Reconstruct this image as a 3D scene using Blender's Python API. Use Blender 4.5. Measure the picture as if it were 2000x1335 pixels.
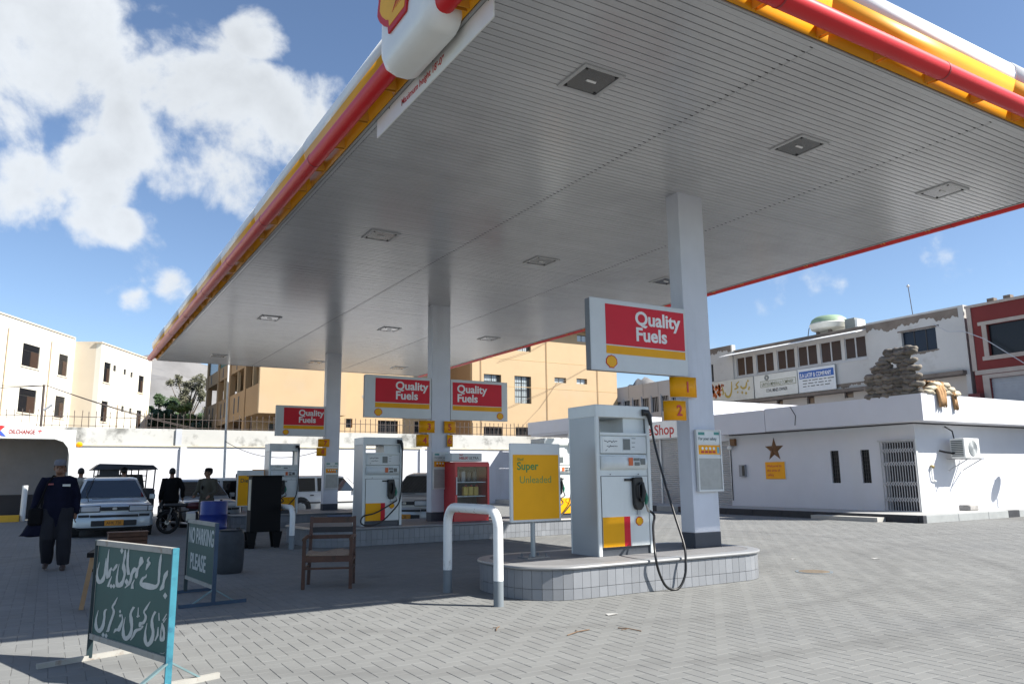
import bpy, bmesh, math, random
import numpy as np
from mathutils import Vector, Matrix
random.seed(7)
R = math.radians
for o in list(bpy.data.objects): bpy.data.objects.remove(o)
SC = bpy.context.scene
COL = SC.collection

# ---------------------------------------------------------------- camera
cam_d = bpy.data.cameras.new('camera'); cam = bpy.data.objects.new('camera', cam_d); COL.objects.link(cam); SC.camera = cam
cam_d.sensor_width = 36.0; cam_d.lens = 26.88; cam_d.clip_start = 0.1; cam_d.clip_end = 9000
YAW, PITCH, ROLL = .54103, .17472, -.01144
_f = Vector((math.sin(YAW)*math.cos(PITCH), math.cos(YAW)*math.cos(PITCH), math.sin(PITCH)))
_r = Vector((math.cos(YAW), -math.sin(YAW), 0)); _u = _r.cross(_f)
_r2 = math.cos(ROLL)*_r + math.sin(ROLL)*_u; _u2 = -math.sin(ROLL)*_r + math.cos(ROLL)*_u
_m = Matrix((_r2, _u2, -_f)).transposed().to_4x4(); _m.translation = (0, 0, 1.35)
cam.matrix_world = _m

# ---------------------------------------------------------------- sun and sky
SUN = Vector((4.2, -4.15, 5.49)).normalized()
elev = math.asin(SUN.z); az = math.atan2(SUN.x, SUN.y)
sun_d = bpy.data.lights.new('sun', 'SUN'); sun_d.energy = 4.8; sun_d.angle = R(.53); sun_d.color = (1.0, .955, .88)
sun = bpy.data.objects.new('sun', sun_d); COL.objects.link(sun)
sun.rotation_euler = (-SUN).to_track_quat('-Z', 'Y').to_euler(); sun.location = SUN*60
W = bpy.data.worlds.new('World'); SC.world = W; W.use_nodes = True
nt = W.node_tree; nt.nodes.clear()
def N(t, **k):
    n = nt.nodes.new(t)
    for a, b in k.items(): setattr(n, a, b)
    return n
def wm(op, a, b=None, c=None):
    n = N('ShaderNodeMath', operation=op)
    for i, v in enumerate((a, b, c)):
        if v is None: continue
        if hasattr(v, 'links'): nt.links.new(v, n.inputs[i])
        else: n.inputs[i].default_value = v
    return n.outputs[0]
sky = N('ShaderNodeTexSky', sky_type='NISHITA'); sky.sun_disc = False
sky.sun_elevation = elev; sky.sun_rotation = az; sky.air_density = 1.0; sky.dust_density = 1.0; sky.ozone_density = 2.0; sky.altitude = 1600
tc = N('ShaderNodeTexCoord')
sep = N('ShaderNodeSeparateXYZ'); nt.links.new(tc.outputs['Generated'], sep.inputs[0])
# cumulus: the view direction is laid out on a flat cloud layer overhead, noise makes the clouds
zc = wm('ADD', wm('MAXIMUM', sep.outputs[2], 0.0), .12)
px = wm('DIVIDE', sep.outputs[0], zc); py = wm('DIVIDE', sep.outputs[1], zc)
cmb = N('ShaderNodeCombineXYZ'); nt.links.new(px, cmb.inputs[0]); nt.links.new(py, cmb.inputs[1])
def noise(vec, scale, detail, rough, off=(0, 0, 0), dist=0.0):
    mp = N('ShaderNodeMapping'); mp.inputs['Location'].default_value = off; nt.links.new(vec, mp.inputs[0])
    n = N('ShaderNodeTexNoise'); n.inputs['Scale'].default_value = scale; n.inputs['Detail'].default_value = detail
    n.inputs['Roughness'].default_value = rough; n.inputs['Distortion'].default_value = dist
    nt.links.new(mp.outputs[0], n.inputs['Vector']); return n.outputs[0]
dirv = tc.outputs['Generated']
billow = noise(dirv, 9.0, 9.0, .56, (3.1, 1.7, .4), .25)
wisp = noise(dirv, 22.0, 6.0, .6, (1.0, 5.0, 2.0), .1)
field = noise(cmb.outputs[0], 1.1, 3.0, .5, (8.3, 2.1, 0))
def lobe(d, rad, amp):
    dn = N('ShaderNodeVectorMath', operation='DOT_PRODUCT'); nt.links.new(dirv, dn.inputs[0])
    v = Vector(d).normalized(); dn.inputs[1].default_value = v
    mr = N('ShaderNodeMapRange', interpolation_type='SMOOTHSTEP'); nt.links.new(dn.outputs['Value'], mr.inputs['Value'])
    mr.inputs['From Min'].default_value = math.cos(R(rad)); mr.inputs['From Max'].default_value = math.cos(R(rad*.15))
    mr.inputs['To Min'].default_value = 0; mr.inputs['To Max'].default_value = amp
    return mr.outputs[0]
CLOUDS = [((-0.062, 0.88, 0.472), 7.5, 0.55), ((-0.021, 0.88, 0.474), 6, 0.5), ((-0.058, 0.907, 0.417), 6, 0.5), ((-0.063, 0.928, 0.367), 5, 0.4), ((0.041, 0.895, 0.445), 4.5, 0.52), ((0.082, 0.888, 0.452), 5, 0.62), ((0.122, 0.89, 0.439), 5.5, 0.66), ((0.162, 0.889, 0.429), 5, 0.62), ((0.203, 0.883, 0.423), 4.5, 0.6), ((0.238, 0.875, 0.422), 3.5, 0.5), ((0.071, 0.91, 0.409), 5, 0.55), ((0.118, 0.916, 0.384), 5, 0.55), ((0.16, 0.918, 0.362), 4.2, 0.52), ((0.185, 0.922, 0.339), 2.8, 0.4), ((0.019, 0.91, 0.415), 4, 0.4), ((0.02, 0.938, 0.347), 3.6, 0.52), ((-0.004, 0.939, 0.343), 3.2, 0.45), ((-0.055, 0.948, 0.312), 4.2, 0.58), ((-0.032, 0.945, 0.327), 3, 0.4), ((0.161, 0.845, 0.51), 2.6, 0.52), ((0.183, 0.842, 0.507), 2, 0.4), ((0.079, 0.853, 0.515), 3, 0.36), ((0.015, 0.957, 0.29), 2.6, 0.48), ((0.044, 0.956, 0.29), 2, 0.38), ((0.115, 0.968, 0.222), 2.0, 0.34), ((0.073, 0.977, 0.201), 1.6, 0.3), ((0.253, 0.847, 0.467), 1.8, 0.3), ((0.222, 0.858, 0.463), 1.5, 0.28), ((0.569, -0.534, 0.626), 11, 0.6), ((-0.385, -0.493, 0.78), 9, 0.51), ((0.124, -0.654, 0.747), 9, 0.55), ((-0.703, 0.589, 0.399), 7, 0.67), ((-0.104, -0.707, 0.7), 11, 0.64), ((-0.811, 0.404, 0.423), 10, 0.63), ((-0.502, 0.527, 0.686), 9, 0.55), ((-0.803, 0.266, 0.533), 7, 0.67), ((0.3, -0.708, 0.639), 8, 0.56), ((-0.686, 0.397, 0.609), 10, 0.6), ((-0.317, -0.542, 0.778), 11, 0.68), ((-0.455, -0.58, 0.676), 11, 0.67), ((-0.138, 0.613, 0.778), 10, 0.48), ((-0.635, -0.429, 0.642), 10, 0.52)]
acc = None
for d, rad, amp in CLOUDS:
    l = lobe(d, rad, amp); acc = l if acc is None else wm('MAXIMUM', acc, l)
bank = wm('MULTIPLY', wm('SUBTRACT', field, .5), .25)
dens = wm('ADD', wm('ADD', acc, bank), wm('ADD', wm('MULTIPLY', wm('SUBTRACT', billow, .5), 1.9), wm('MULTIPLY', wm('SUBTRACT', wisp, .5), .45)))
cm = N('ShaderNodeMapRange', interpolation_type='SMOOTHSTEP'); nt.links.new(dens, cm.inputs['Value'])
cm.inputs['From Min'].default_value = .20; cm.inputs['From Max'].default_value = .56
hz = N('ShaderNodeMapRange'); nt.links.new(sep.outputs[2], hz.inputs['Value']); hz.inputs['From Min'].default_value = .02; hz.inputs['From Max'].default_value = .14
mask = wm('MULTIPLY', wm('MULTIPLY', cm.outputs[0], hz.outputs[0]), .93)
shade = N('ShaderNodeMapRange'); nt.links.new(wm('ADD', dens, wm('MULTIPLY', wm('SUBTRACT', noise(dirv, 7.0, 6.0, .55, (3.13, 1.76, .32)), .5), -1.2)), shade.inputs['Value'])
shade.inputs['From Min'].default_value = .35; shade.inputs['From Max'].default_value = 1.05
shade.inputs['To Min'].default_value = 1.0; shade.inputs['To Max'].default_value = .78
cc = N('ShaderNodeMix', data_type='RGBA'); cc.blend_type = 'MULTIPLY'; cc.inputs[0].default_value = 1.0
cc.inputs[6].default_value = (5.0, 5.25, 5.5, 1); nt.links.new(shade.outputs[0], cc.inputs[7])
mix = N('ShaderNodeMix', data_type='RGBA'); nt.links.new(mask, mix.inputs[0]); nt.links.new(sky.outputs[0], mix.inputs[6]); nt.links.new(cc.outputs[2], mix.inputs[7])
bg = N('ShaderNodeBackground'); bg.inputs[1].default_value = .08; nt.links.new(mix.outputs[2], bg.inputs[0])
wo = N('ShaderNodeOutputWorld'); nt.links.new(bg.outputs[0], wo.inputs[0])
SC.view_settings.view_transform = 'Standard'; SC.view_settings.look = 'None'; SC.view_settings.exposure = 1.17; SC.view_settings.gamma = 1.0
SC.view_settings.use_curve_mapping = False
try:
    SC.cycles.use_denoising = True; SC.cycles.max_bounces = 8; SC.cycles.diffuse_bounces = 4; SC.cycles.caustics_reflective = False; SC.cycles.caustics_refractive = False
except Exception: pass

# ---------------------------------------------------------------- materials
MATS = {}
def mat(name, col, rough=.6, var=.12, scale=3.0, bump=.0, metal=0.0, stain=None, stain_amt=0.0, stain_scale=1.2, stain_thr=.55, spec=.5, streak=False, rnd=0.0, attr=False, detail=6.0, arcs=(), spots=0.0):
    if name in MATS: return MATS[name]
    m = bpy.data.materials.new(name); m.use_nodes = True; MATS[name] = m
    t = m.node_tree; n = t.nodes; L = t.links.new; b = n['Principled BSDF']
    b.inputs['Roughness'].default_value = rough; b.inputs['Metallic'].default_value = metal
    b.inputs['Specular IOR Level'].default_value = spec
    c = tuple(col)+(1,)
    co = n.new('ShaderNodeTexCoord'); geo = n.new('ShaderNodeNewGeometry')
    src = geo.outputs['Position']
    nz = n.new('ShaderNodeTexNoise'); nz.inputs['Scale'].default_value = scale; nz.inputs['Detail'].default_value = detail; nz.inputs['Roughness'].default_value = .6
    L(src, nz.inputs['Vector'])
    hv = n.new('ShaderNodeHueSaturation'); hv.inputs['Color'].default_value = c
    mr = n.new('ShaderNodeMapRange'); mr.inputs['From Min'].default_value = .25; mr.inputs['From Max'].default_value = .75
    mr.inputs['To Min'].default_value = 1-var; mr.inputs['To Max'].default_value = 1+var; L(nz.outputs[0], mr.inputs['Value'])
    val = mr.outputs[0]
    if rnd or attr:
        if attr:
            at = n.new('ShaderNodeAttribute'); at.attribute_name = 'tone'; rv = at.outputs['Fac']
        else:
            oi = n.new('ShaderNodeObjectInfo'); rv = oi.outputs['Random']
        m2 = n.new('ShaderNodeMapRange'); m2.inputs['To Min'].default_value = 1-rnd; m2.inputs['To Max'].default_value = 1+rnd; L(rv, m2.inputs['Value'])
        mm = n.new('ShaderNodeMath'); mm.operation = 'MULTIPLY'; L(val, mm.inputs[0]); L(m2.outputs[0], mm.inputs[1]); val = mm.outputs[0]
    L(val, hv.inputs['Value'])
    out = hv.outputs[0]
    if stain is not None:
        mp = n.new('ShaderNodeMapping'); L(src, mp.inputs[0])
        if streak: mp.inputs['Scale'].default_value = (1, 1, .12)
        sn = n.new('ShaderNodeTexNoise'); sn.inputs['Scale'].default_value = stain_scale; sn.inputs['Detail'].default_value = 8; sn.inputs['Roughness'].default_value = .65
        L(mp.outputs[0], sn.inputs['Vector'])
        s2 = n.new('ShaderNodeMapRange'); s2.inputs['From Min'].default_value = stain_thr; s2.inputs['From Max'].default_value = stain_thr+.13; s2.inputs['To Max'].default_value = stain_amt
        L(sn.outputs[0], s2.inputs['Value'])
        mx = n.new('ShaderNodeMix'); mx.data_type = 'RGBA'; L(s2.outputs[0], mx.inputs[0]); L(out, mx.inputs[6]); mx.inputs[7].default_value = tuple(stain)+(1,)
        out = mx.outputs[2]
    def mth(op, p, q, r_=None):
        k = n.new('ShaderNodeMath'); k.operation = op
        for i, v in enumerate((p, q, r_)):
            if v is None: continue
            if hasattr(v, 'links'): L(v, k.inputs[i])
            else: k.inputs[i].default_value = v
        return k.outputs[0]
    dark = None
    if arcs:      # curved rubber marks left by turning tyres
        sp_ = n.new('ShaderNodeSeparateXYZ'); L(src, sp_.inputs[0])
        for ax, ay, ar, aw, am in arcs:
            dx = mth('SUBTRACT', sp_.outputs[0], ax); dy = mth('SUBTRACT', sp_.outputs[1], ay)
            rr = mth('SQRT', mth('ADD', mth('MULTIPLY', dx, dx), mth('MULTIPLY', dy, dy)), 0)
            k = mth('MULTIPLY', mth('MAXIMUM', mth('SUBTRACT', 1.0, mth('DIVIDE', mth('ABSOLUTE', mth('SUBTRACT', rr, ar), 0), aw)), 0.0), am)
            dark = k if dark is None else mth('MAXIMUM', dark, k)
        an_ = n.new('ShaderNodeTexNoise'); an_.inputs['Scale'].default_value = .8; an_.inputs['Detail'].default_value = 6; L(src, an_.inputs['Vector'])
        dark = mth('MULTIPLY', dark, mth('MULTIPLY', an_.outputs[0], 1.6))
    if spots:     # oil drips
        vo = n.new('ShaderNodeTexVoronoi'); vo.inputs['Scale'].default_value = .75; L(src, vo.inputs['Vector'])
        on_ = n.new('ShaderNodeTexNoise'); on_.inputs['Scale'].default_value = 9; on_.inputs['Detail'].default_value = 5; L(src, on_.inputs['Vector'])
        k = mth('MULTIPLY', mth('MAXIMUM', mth('SUBTRACT', .17, mth('ADD', vo.outputs['Distance'], mth('MULTIPLY', mth('SUBTRACT', on_.outputs[0], .5), .28))), 0.0), 6.0*spots)
        dark = k if dark is None else mth('MAXIMUM', dark, k)
    if dark is not None:
        mx = n.new('ShaderNodeMix'); mx.data_type = 'RGBA'; L(mth('MINIMUM', dark, .75), mx.inputs[0]); L(out, mx.inputs[6]); mx.inputs[7].default_value = (.035, .034, .033, 1); out = mx.outputs[2]
    L(out, b.inputs['Base Color'])
    if bump:
        bn = n.new('ShaderNodeTexNoise'); bn.inputs['Scale'].default_value = scale*6; bn.inputs['Detail'].default_value = 5; L(src, bn.inputs['Vector'])
        bp = n.new('ShaderNodeBump'); bp.inputs['Strength'].default_value = bump; bp.inputs['Distance'].default_value = .01
        L(bn.outputs[0], bp.inputs['Height']); L(bp.outputs[0], b.inputs['Normal'])
    return m
def glass(name, col, rough=.03, spec=.8, coat=.6):
    if name in MATS: return MATS[name]
    m = bpy.data.materials.new(name); m.use_nodes = True; MATS[name] = m
    b = m.node_tree.nodes['Principled BSDF']; b.inputs['Base Color'].default_value = tuple(col)+(1,); b.inputs['Roughness'].default_value = rough
    b.inputs['Specular IOR Level'].default_value = spec; b.inputs['Coat Weight'].default_value = coat; b.inputs['Coat Roughness'].default_value = .02
    return m
def clear(name, tint=(.9, .95, .95), mixv=.12):
    if name in MATS: return MATS[name]
    m = bpy.data.materials.new(name); m.use_nodes = True; MATS[name] = m
    n = m.node_tree.nodes; L = m.node_tree.links.new; n.clear()
    tr = n.new('ShaderNodeBsdfTransparent'); tr.inputs[0].default_value = tuple(tint)+(1,)
    gl = n.new('ShaderNodeBsdfGlossy'); gl.inputs['Roughness'].default_value = .03; gl.inputs[0].default_value = (.9, .9, .9, 1)
    mx = n.new('ShaderNodeMixShader'); mx.inputs[0].default_value = mixv; L(tr.outputs[0], mx.inputs[1]); L(gl.outputs[0], mx.inputs[2])
    o = n.new('ShaderNodeOutputMaterial'); L(mx.outputs[0], o.inputs[0]); return m

# ---------------------------------------------------------------- mesh helpers
class MB:
    def __init__(s): s.v = []; s.f = []; s.mi = []; s.cm = 0
    def add(s, vs, fs, M=None):
        k = len(s.v)
        s.v += [tuple(M @ Vector(p)) for p in vs] if M is not None else [tuple(p) for p in vs]
        s.f += [tuple(i+k for i in f) for f in fs]; s.mi += [s.cm]*len(fs); return s
    def box(s, x0, x1, y0, y1, z0, z1, M=None):
        vs = [(x0,y0,z0),(x1,y0,z0),(x1,y1,z0),(x0,y1,z0),(x0,y0,z1),(x1,y0,z1),(x1,y1,z1),(x0,y1,z1)]
        return s.add(vs, [(0,3,2,1),(4,5,6,7),(0,1,5,4),(1,2,6,5),(2,3,7,6),(3,0,4,7)], M)
    def cbox(s, x0, x1, y0, y1, z0, z1, c=.01, M=None):   # box with chamfered vertical and top edges
        c = min(c, (x1-x0)/2.01, (y1-y0)/2.01, (z1-z0)/2.01)
        ring = lambda i, z: [(x0+c+i,y0+i,z),(x1-c-i,y0+i,z),(x1-i,y0+c+i,z),(x1-i,y1-c-i,z),(x1-c-i,y1-i,z),(x0+c+i,y1-i,z),(x0+i,y1-c-i,z),(x0+i,y0+c+i,z)]
        return s.loft([ring(c*.6, z0), ring(0, z0+c), ring(0, z1-c), ring(c*.6, z1)], M=M)
    def loft(s, rings, closed=True, caps=True, M=None):
        n = len(rings[0]); vs = [p for r in rings for p in r]; fs = []
        for i in range(len(rings)-1):
            for j in range(n if closed else n-1):
                a = i*n+j; b = i*n+(j+1) % n; fs.append((a, b, b+n, a+n))
        if caps and closed:
            fs.append(tuple(range(n-1, -1, -1))); fs.append(tuple((len(rings)-1)*n+j for j in range(n)))
        return s.add(vs, fs, M)
    def tube(s, pts, r, n=8, caps=True, M=None):
        P = [Vector(p) for p in pts]; rs = r if isinstance(r, (list, tuple)) else [r]*len(P)
        rings = []; up = None
        for i, p in enumerate(P):
            t = (P[min(i+1, len(P)-1)]-P[max(i-1, 0)]).normalized()
            if up is None:
                up = Vector((0, 0, 1)) if abs(t.z) < .9 else Vector((1, 0, 0))
            a = t.cross(up)
            if a.length < 1e-4: a = t.cross(Vector((0, 1, 0)))
            a.normalize(); b = a.cross(t); up = b
            rings.append([tuple(p+rs[i]*(math.cos(2*math.pi*k/n)*a+math.sin(2*math.pi*k/n)*b)) for k in range(n)])
        return s.loft(rings, True, caps, M)
    def lathe(s, prof, n=16, M=None, c=(0, 0)):
        rings = [[(c[0]+r*math.cos(2*math.pi*k/n), c[1]+r*math.sin(2*math.pi*k/n), z) for k in range(n)] for r, z in prof]
        return s.loft(rings, True, True, M)
    def prism(s, poly, a, b, axis='y', M=None):   # poly in the plane normal to axis, from a to b
        def p3(u, v, w):
            return (u, w, v) if axis == 'y' else ((w, u, v) if axis == 'x' else (u, v, w))
        n = len(poly); vs = [p3(u, v, a) for u, v in poly]+[p3(u, v, b) for u, v in poly]
        fs = [tuple(range(n)), tuple(range(2*n-1, n-1, -1))]+[(i, i+n, (i+1) % n+n, (i+1) % n) for i in range(n)]
        return s.add(vs, fs, M)
    def bar(s, p, q, w, h=None, M=None):        # rectangular bar between two points
        p = Vector(p); q = Vector(q); h = h or w; t = (q-p); l = t.length; t.normalize()
        up = Vector((0, 0, 1)) if abs(t.z) < .95 else Vector((0, 1, 0))
        a = t.cross(up).normalized(); b = a.cross(t)
        vs = [tuple(c+sx*a*w/2+sz*b*h/2) for c in (p, q) for sx, sz in ((-1,-1),(1,-1),(1,1),(-1,1))]
        return s.add(vs, [(0,3,2,1),(4,5,6,7),(0,1,5,4),(1,2,6,5),(2,3,7,6),(3,0,4,7)], M)
    def mesh(s, name, mats, smooth=False):
        me = bpy.data.meshes.new(name); me.from_pydata(s.v, [], s.f)
        for m in (mats if isinstance(mats, (list, tuple)) else [mats]): me.materials.append(m)
        if any(s.mi): me.polygons.foreach_set('material_index', s.mi)
        bm = bmesh.new(); bm.from_mesh(me); bmesh.ops.recalc_face_normals(bm, faces=bm.faces); bm.to_mesh(me); bm.free()
        if smooth:
            me.polygons.foreach_set('use_smooth', [True]*len(me.polygons))
        me.update(); return me
    def build(s, name, mats, parent=None, smooth=False, local=False, auto=None, bevel=0, sub=0, kind=None, label=None):
        if parent is not None and not local:
            l = parent['_o'] if '_o' in parent else (0, 0, 0)
            s.v = [(x-l[0], y-l[1], z-l[2]) for x, y, z in s.v]
        o = bpy.data.objects.new(name, s.mesh(name, mats, smooth)); COL.objects.link(o)
        if parent is not None:
            o.parent = parent
            o['_o'] = parent['_o'] if '_o' in parent else (0, 0, 0)
        if auto: smooth_angle(o, auto)
        if bevel:
            b = o.modifiers.new('bevel', 'BEVEL'); b.width = bevel; b.segments = 2; b.limit_method = 'ANGLE'
        if sub:
            b = o.modifiers.new('sub', 'SUBSURF'); b.levels = sub; b.render_levels = sub
        if kind: o['kind'] = kind
        if label: o['label'] = label
        return o
def smooth_angle(o, deg=35):
    me = o.data; bm = bmesh.new(); bm.from_mesh(me)
    for f in bm.faces: f.smooth = True
    for e in bm.edges:
        if len(e.link_faces) == 2 and e.calc_face_angle(0) > R(deg): e.smooth = False
    bm.to_mesh(me); bm.free()
def tag(o, label, cat, group=None, kind=None):
    if label: o['label'] = label
    if cat: o['category'] = cat
    if group: o['group'] = group
    if kind: o['kind'] = kind
    return o
def thing(name, loc, label, cat, group=None, rz=0):
    o = bpy.data.objects.new(name, None); COL.objects.link(o); o.location = loc; o.rotation_euler = (0, 0, rz); o.empty_display_size = .2
    o['_o'] = tuple(loc); return tag(o, label, cat, group)
def copy_tree(o, parent=None):
    c = o.copy(); COL.objects.link(c)
    if parent is not None: c.parent = parent
    for ch in list(o.children): copy_tree(ch, c)
    return c
def box(name, m, parent, *b, **k): return MB().box(*b).build(name, m, parent, **k)
def frame_matrix(org, right, up):     # maps local x,y (plane) and z (outward) to the world
    r = Vector(right).normalized(); u = Vector(up).normalized(); n = r.cross(u)
    m = Matrix((r, u, n)).transposed().to_4x4(); m.translation = org; return m
FACE_Y = lambda x, y, z: frame_matrix((x, y, z), (1, 0, 0), (0, 0, 1))       # faces -Y
FACE_X = lambda x, y, z: frame_matrix((x, y, z), (0, -1, 0), (0, 0, 1))      # faces -X
def text(name, body, size, M, m, parent, bold=0.0, align='LEFT', depth=.002, sx=1.0, shear=0.0, spacing=1.0, line=1.0):
    cu = bpy.data.curves.new('txt', 'FONT'); cu.body = body; cu.size = size; cu.align_x = align; cu.offset = bold*size; cu.extrude = depth
    cu.shear = shear; cu.space_character = spacing; cu.space_line = line; cu.resolution_u = 4
    t = bpy.data.objects.new('txt', cu); COL.objects.link(t)
    dg = bpy.context.evaluated_depsgraph_get(); me = bpy.data.meshes.new_from_object(t.evaluated_get(dg))
    bpy.data.objects.remove(t); bpy.data.curves.remove(cu)
    l = parent['_o'] if parent is not None and '_o' in parent else (0, 0, 0)
    me.transform(Matrix.Translation((-l[0], -l[1], -l[2])) @ M @ Matrix.Diagonal((sx, 1, 1, 1)))
    me.name = name; me.materials.clear(); me.materials.append(m)
    o = bpy.data.objects.new(name, me); COL.objects.link(o)
    if parent is not None: o.parent = parent; o['_o'] = l
    return o
def strokes(name, lines, M, m, parent, depth=.002, outline=False):
    """painted lettering: each stroke is a list of (x, y, width) on the board's plane"""
    b = MB()
    if outline:
        for st in lines:
            A_, B_ = [Vector((q[0]/1000, q[1]/1000)) for q in st], [Vector((q[2]/1000, q[3]/1000)) for q in st]; LL = []
            for P in (A_, B_):
                Q = []
                for i in range(len(P)-1):
                    p0, p1, p2, p3 = P[max(i-1, 0)], P[i], P[i+1], P[min(i+2, len(P)-1)]; K = 5 if len(P) > 3 else 1
                    for k in range(K):
                        t = k/K; Q.append(.5*((2*p1)+(p2-p0)*t+(2*p0-5*p1+4*p2-p3)*t*t+(3*p1-p0-3*p2+p3)*t**3) if K > 1 else p1)
                Q.append(P[-1]); LL.append(Q)
            for i in range(len(LL[0])-1):
                zz = depth+.00025*(i % 4); b.add([(p.x, p.y, zz) for p in (LL[0][i], LL[0][i+1], LL[1][i+1], LL[1][i])], [(0, 1, 2, 3)], M)
        return b.build(name, m, parent)
    for st in lines:
        P = [Vector((p[0], p[1])) for p in st]; w = [p[2] for p in st]
        if len(P) == 1:
            h = w[0]/2; x, y = P[0]
            b.prism([(x-h, y), (x, y-h*1.25), (x+h, y), (x, y+h*1.25)], 0, depth, 'z', M); continue
        Q, V = [], []       # smooth with Catmull-Rom
        for i in range(len(P)-1):
            p0, p1, p2, p3 = P[max(i-1, 0)], P[i], P[i+1], P[min(i+2, len(P)-1)]
            for k in range(5):
                t = k/5; Q.append(.5*((2*p1)+(p2-p0)*t+(2*p0-5*p1+4*p2-p3)*t*t+(3*p1-p0-3*p2+p3)*t**3)); V.append(w[i]*(1-t)+w[i+1]*t)
        Q.append(P[-1]); V.append(w[-1])
        Lf, Rt = [], []
        for i, q in enumerate(Q):
            t = (Q[min(i+1, len(Q)-1)]-Q[max(i-1, 0)]); t = t.normalized() if t.length > 1e-9 else Vector((1, 0)); nrm = Vector((-t.y, t.x))
            Lf.append(q+nrm*V[i]/2); Rt.append(q-nrm*V[i]/2)
        for i in range(len(Q)-1):
            vs = [(p.x, p.y, z) for z in (0, depth+.0002*(i % 3)) for p in (Lf[i], Lf[i+1], Rt[i+1], Rt[i])]
            b.add(vs, [(4, 5, 6, 7), (0, 1, 5, 4), (2, 3, 7, 6)], M)
    return b.build(name, m, parent)
def shell_poly(r, n=7):
    """outline of the scallop emblem, unit radius r, as a polygon"""
    pts = []
    for i in range(n*4+1):
        a = R(-28)+R(236)*i/(n*4); k = 1+.035*math.cos(2*math.pi*i/4+math.pi)
        pts.append((r*k*math.cos(a), r*.92*k*math.sin(a)))
    pts += [(-r*.62, -r*.62), (-r*.46, -r*.70), (-r*.42, -r*.88), (r*.42, -r*.88), (r*.46, -r*.70), (r*.62, -r*.62)]
    return pts
def emblem(parent, M, r, name='emblem', ribs=True, depth=.004):
    red, yel = mat('emblem_red', (.55, .02, .02), .4, spec=.25), mat('emblem_yellow', (.85, .42, .01), .4, spec=.25)
    o = MB().prism(shell_poly(r), 0, depth, 'z', M).build(name, red, parent)
    p = MB().prism([(x*.86, y*.86) for x, y in shell_poly(r)], depth, depth+.003, 'z', M).build('emblem_face', yel, o)
    if ribs:
        b = MB()
        for i in range(-3, 4):
            a = R(90+i*24); x0, y0 = (i*.07*r, -.55*r); x1, y1 = (.72*r*math.cos(a), .66*r*math.sin(a)); w = r*.013
            d = Vector((x1-x0, y1-y0)).normalized(); q = Vector((-d.y, d.x))*w
            b.prism([(x0-q.x*.6, y0-q.y*.6), (x1-q.x, y1-q.y), (x1+q.x, y1+q.y), (x0+q.x*.6, y0+q.y*.6)], depth+.003, depth+.005, 'z', M)
        b.build('emblem_ribs', red, o)
    return o

M_sw = mat('sign_white', (.60, .62, .62), .35, .05); M_tw = mat('lettering_white', (.78, .78, .76), .4); M_tr = mat('lettering_red', (.5, .03, .03), .5); M_edge = mat('sign_edge', (.16, .165, .17), .5)
M_plate = mat('plate_yellow', (.85, .36, .004), .45, .08, spec=.25); M_blk = mat('rubber_black', (.008, .008, .009), .42, .1); M_lcd = mat('lcd_grey', (.10, .115, .12), .25, .1, 30.0); M_seam = mat('seam_dark', (.05, .05, .05), .7)
M_mtl = mat('nozzle_metal', (.35, .35, .35), .3, .1, metal=.9); M_hg = mat('hoop_grey', (.17, .195, .215), .5, .1)

# ---------------------------------------------------------------- ground and paving
H = 5.49; HI = .365
M_ground = mat('dusty_ground', (.125, .126, .122), .95, .15, .6)
gm = MB().add([(-3500,-3500,-.0032),(3500,-3500,-.0032),(3500,3500,-.0032),(-3500,3500,-.011)], [(0,1,2,3)])
tag(gm.build('ground', M_ground), 'dusty ground below the paving and beyond the wall', None, kind='structure')
PV = dict(rough=.82, var=.10, scale=.45, stain=(.145, .15, .152), stain_amt=.5, stain_scale=.33, stain_thr=.53, spec=.3, spots=.35, arcs=((6.5, 12.2, 8.1, .22, .22), (6.5, 12.2, 6.6, .2, .2), (2.0, 9.5, 7.6, .22, .13), (14.5, 3.0, 6.0, .22, .16), (14.5, 3.0, 7.5, .22, .16)))
M_pav = mat('paver_concrete', (.172, .1755, .172), rnd=.055, attr=True, **PV)
M_pavo = mat('paver_concrete_single', (.172, .1755, .172), rnd=.055, **PV)
PA = .115
def in_view(x, y):
    d = Vector((x, y, -1.35)); z = d.dot(_f)
    if z < .5: return None
    u = d.dot(_r2)/z*1493+1000; v = -d.dot(_u2)/z*1493+667
    return (u, v, z)
cells = []
i0, i1, j0, j1 = int(-9/PA), int(23.5/PA), int(2.2/PA), int(35.6/PA)
for j in range(j0, j1):
    for i in range(i0, i1):
        m_ = (i-j) % 4
        if m_ not in (0, 3): continue
        x, y = i*PA, j*PA; w = in_view(x, y)
        if w is None or w[0] < -500 or w[0] > 2500 or w[1] > 1900: continue
        if x > 20.1 and y > 12.3: continue
        cells.append((m_, x, y, w))
near = sorted([c for c in cells if 8 < c[3][0] < 1992 and c[3][1] < 1327], key=lambda c: c[3][2])[:300]
near_s = set((c[1], c[2]) for c in near)
paving = thing('forecourt_paving', (0, 0, 0), None, None); paving['kind'] = 'structure'; paving['label'] = 'grey interlocking concrete paving of the forecourt'
def paver_mesh(w, d):
    g = .0014; c = .0026
    r = lambda i, z: [(g+i, g+i, z), (w-g-i, g+i, z), (w-g-i, d-g-i, z), (g+i, d-g-i, z)]
    b = MB(); b.loft([r(0, -.03), r(0, -c), r(c, 0)], caps=False); b.add(r(c, 0), [(0, 1, 2, 3)]); return b
meH = paver_mesh(2*PA, PA).mesh('paver', M_pavo); meV = paver_mesh(PA, 2*PA).mesh('paver', M_pavo)
for c in near:
    o = bpy.data.objects.new('paver', meH if c[0] == 0 else meV); COL.objects.link(o)
    o.location = (c[1], c[2], random.uniform(-.0006, .0006)); o.parent = paving
rest = [c for c in cells if (c[1], c[2]) not in near_s]
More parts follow.
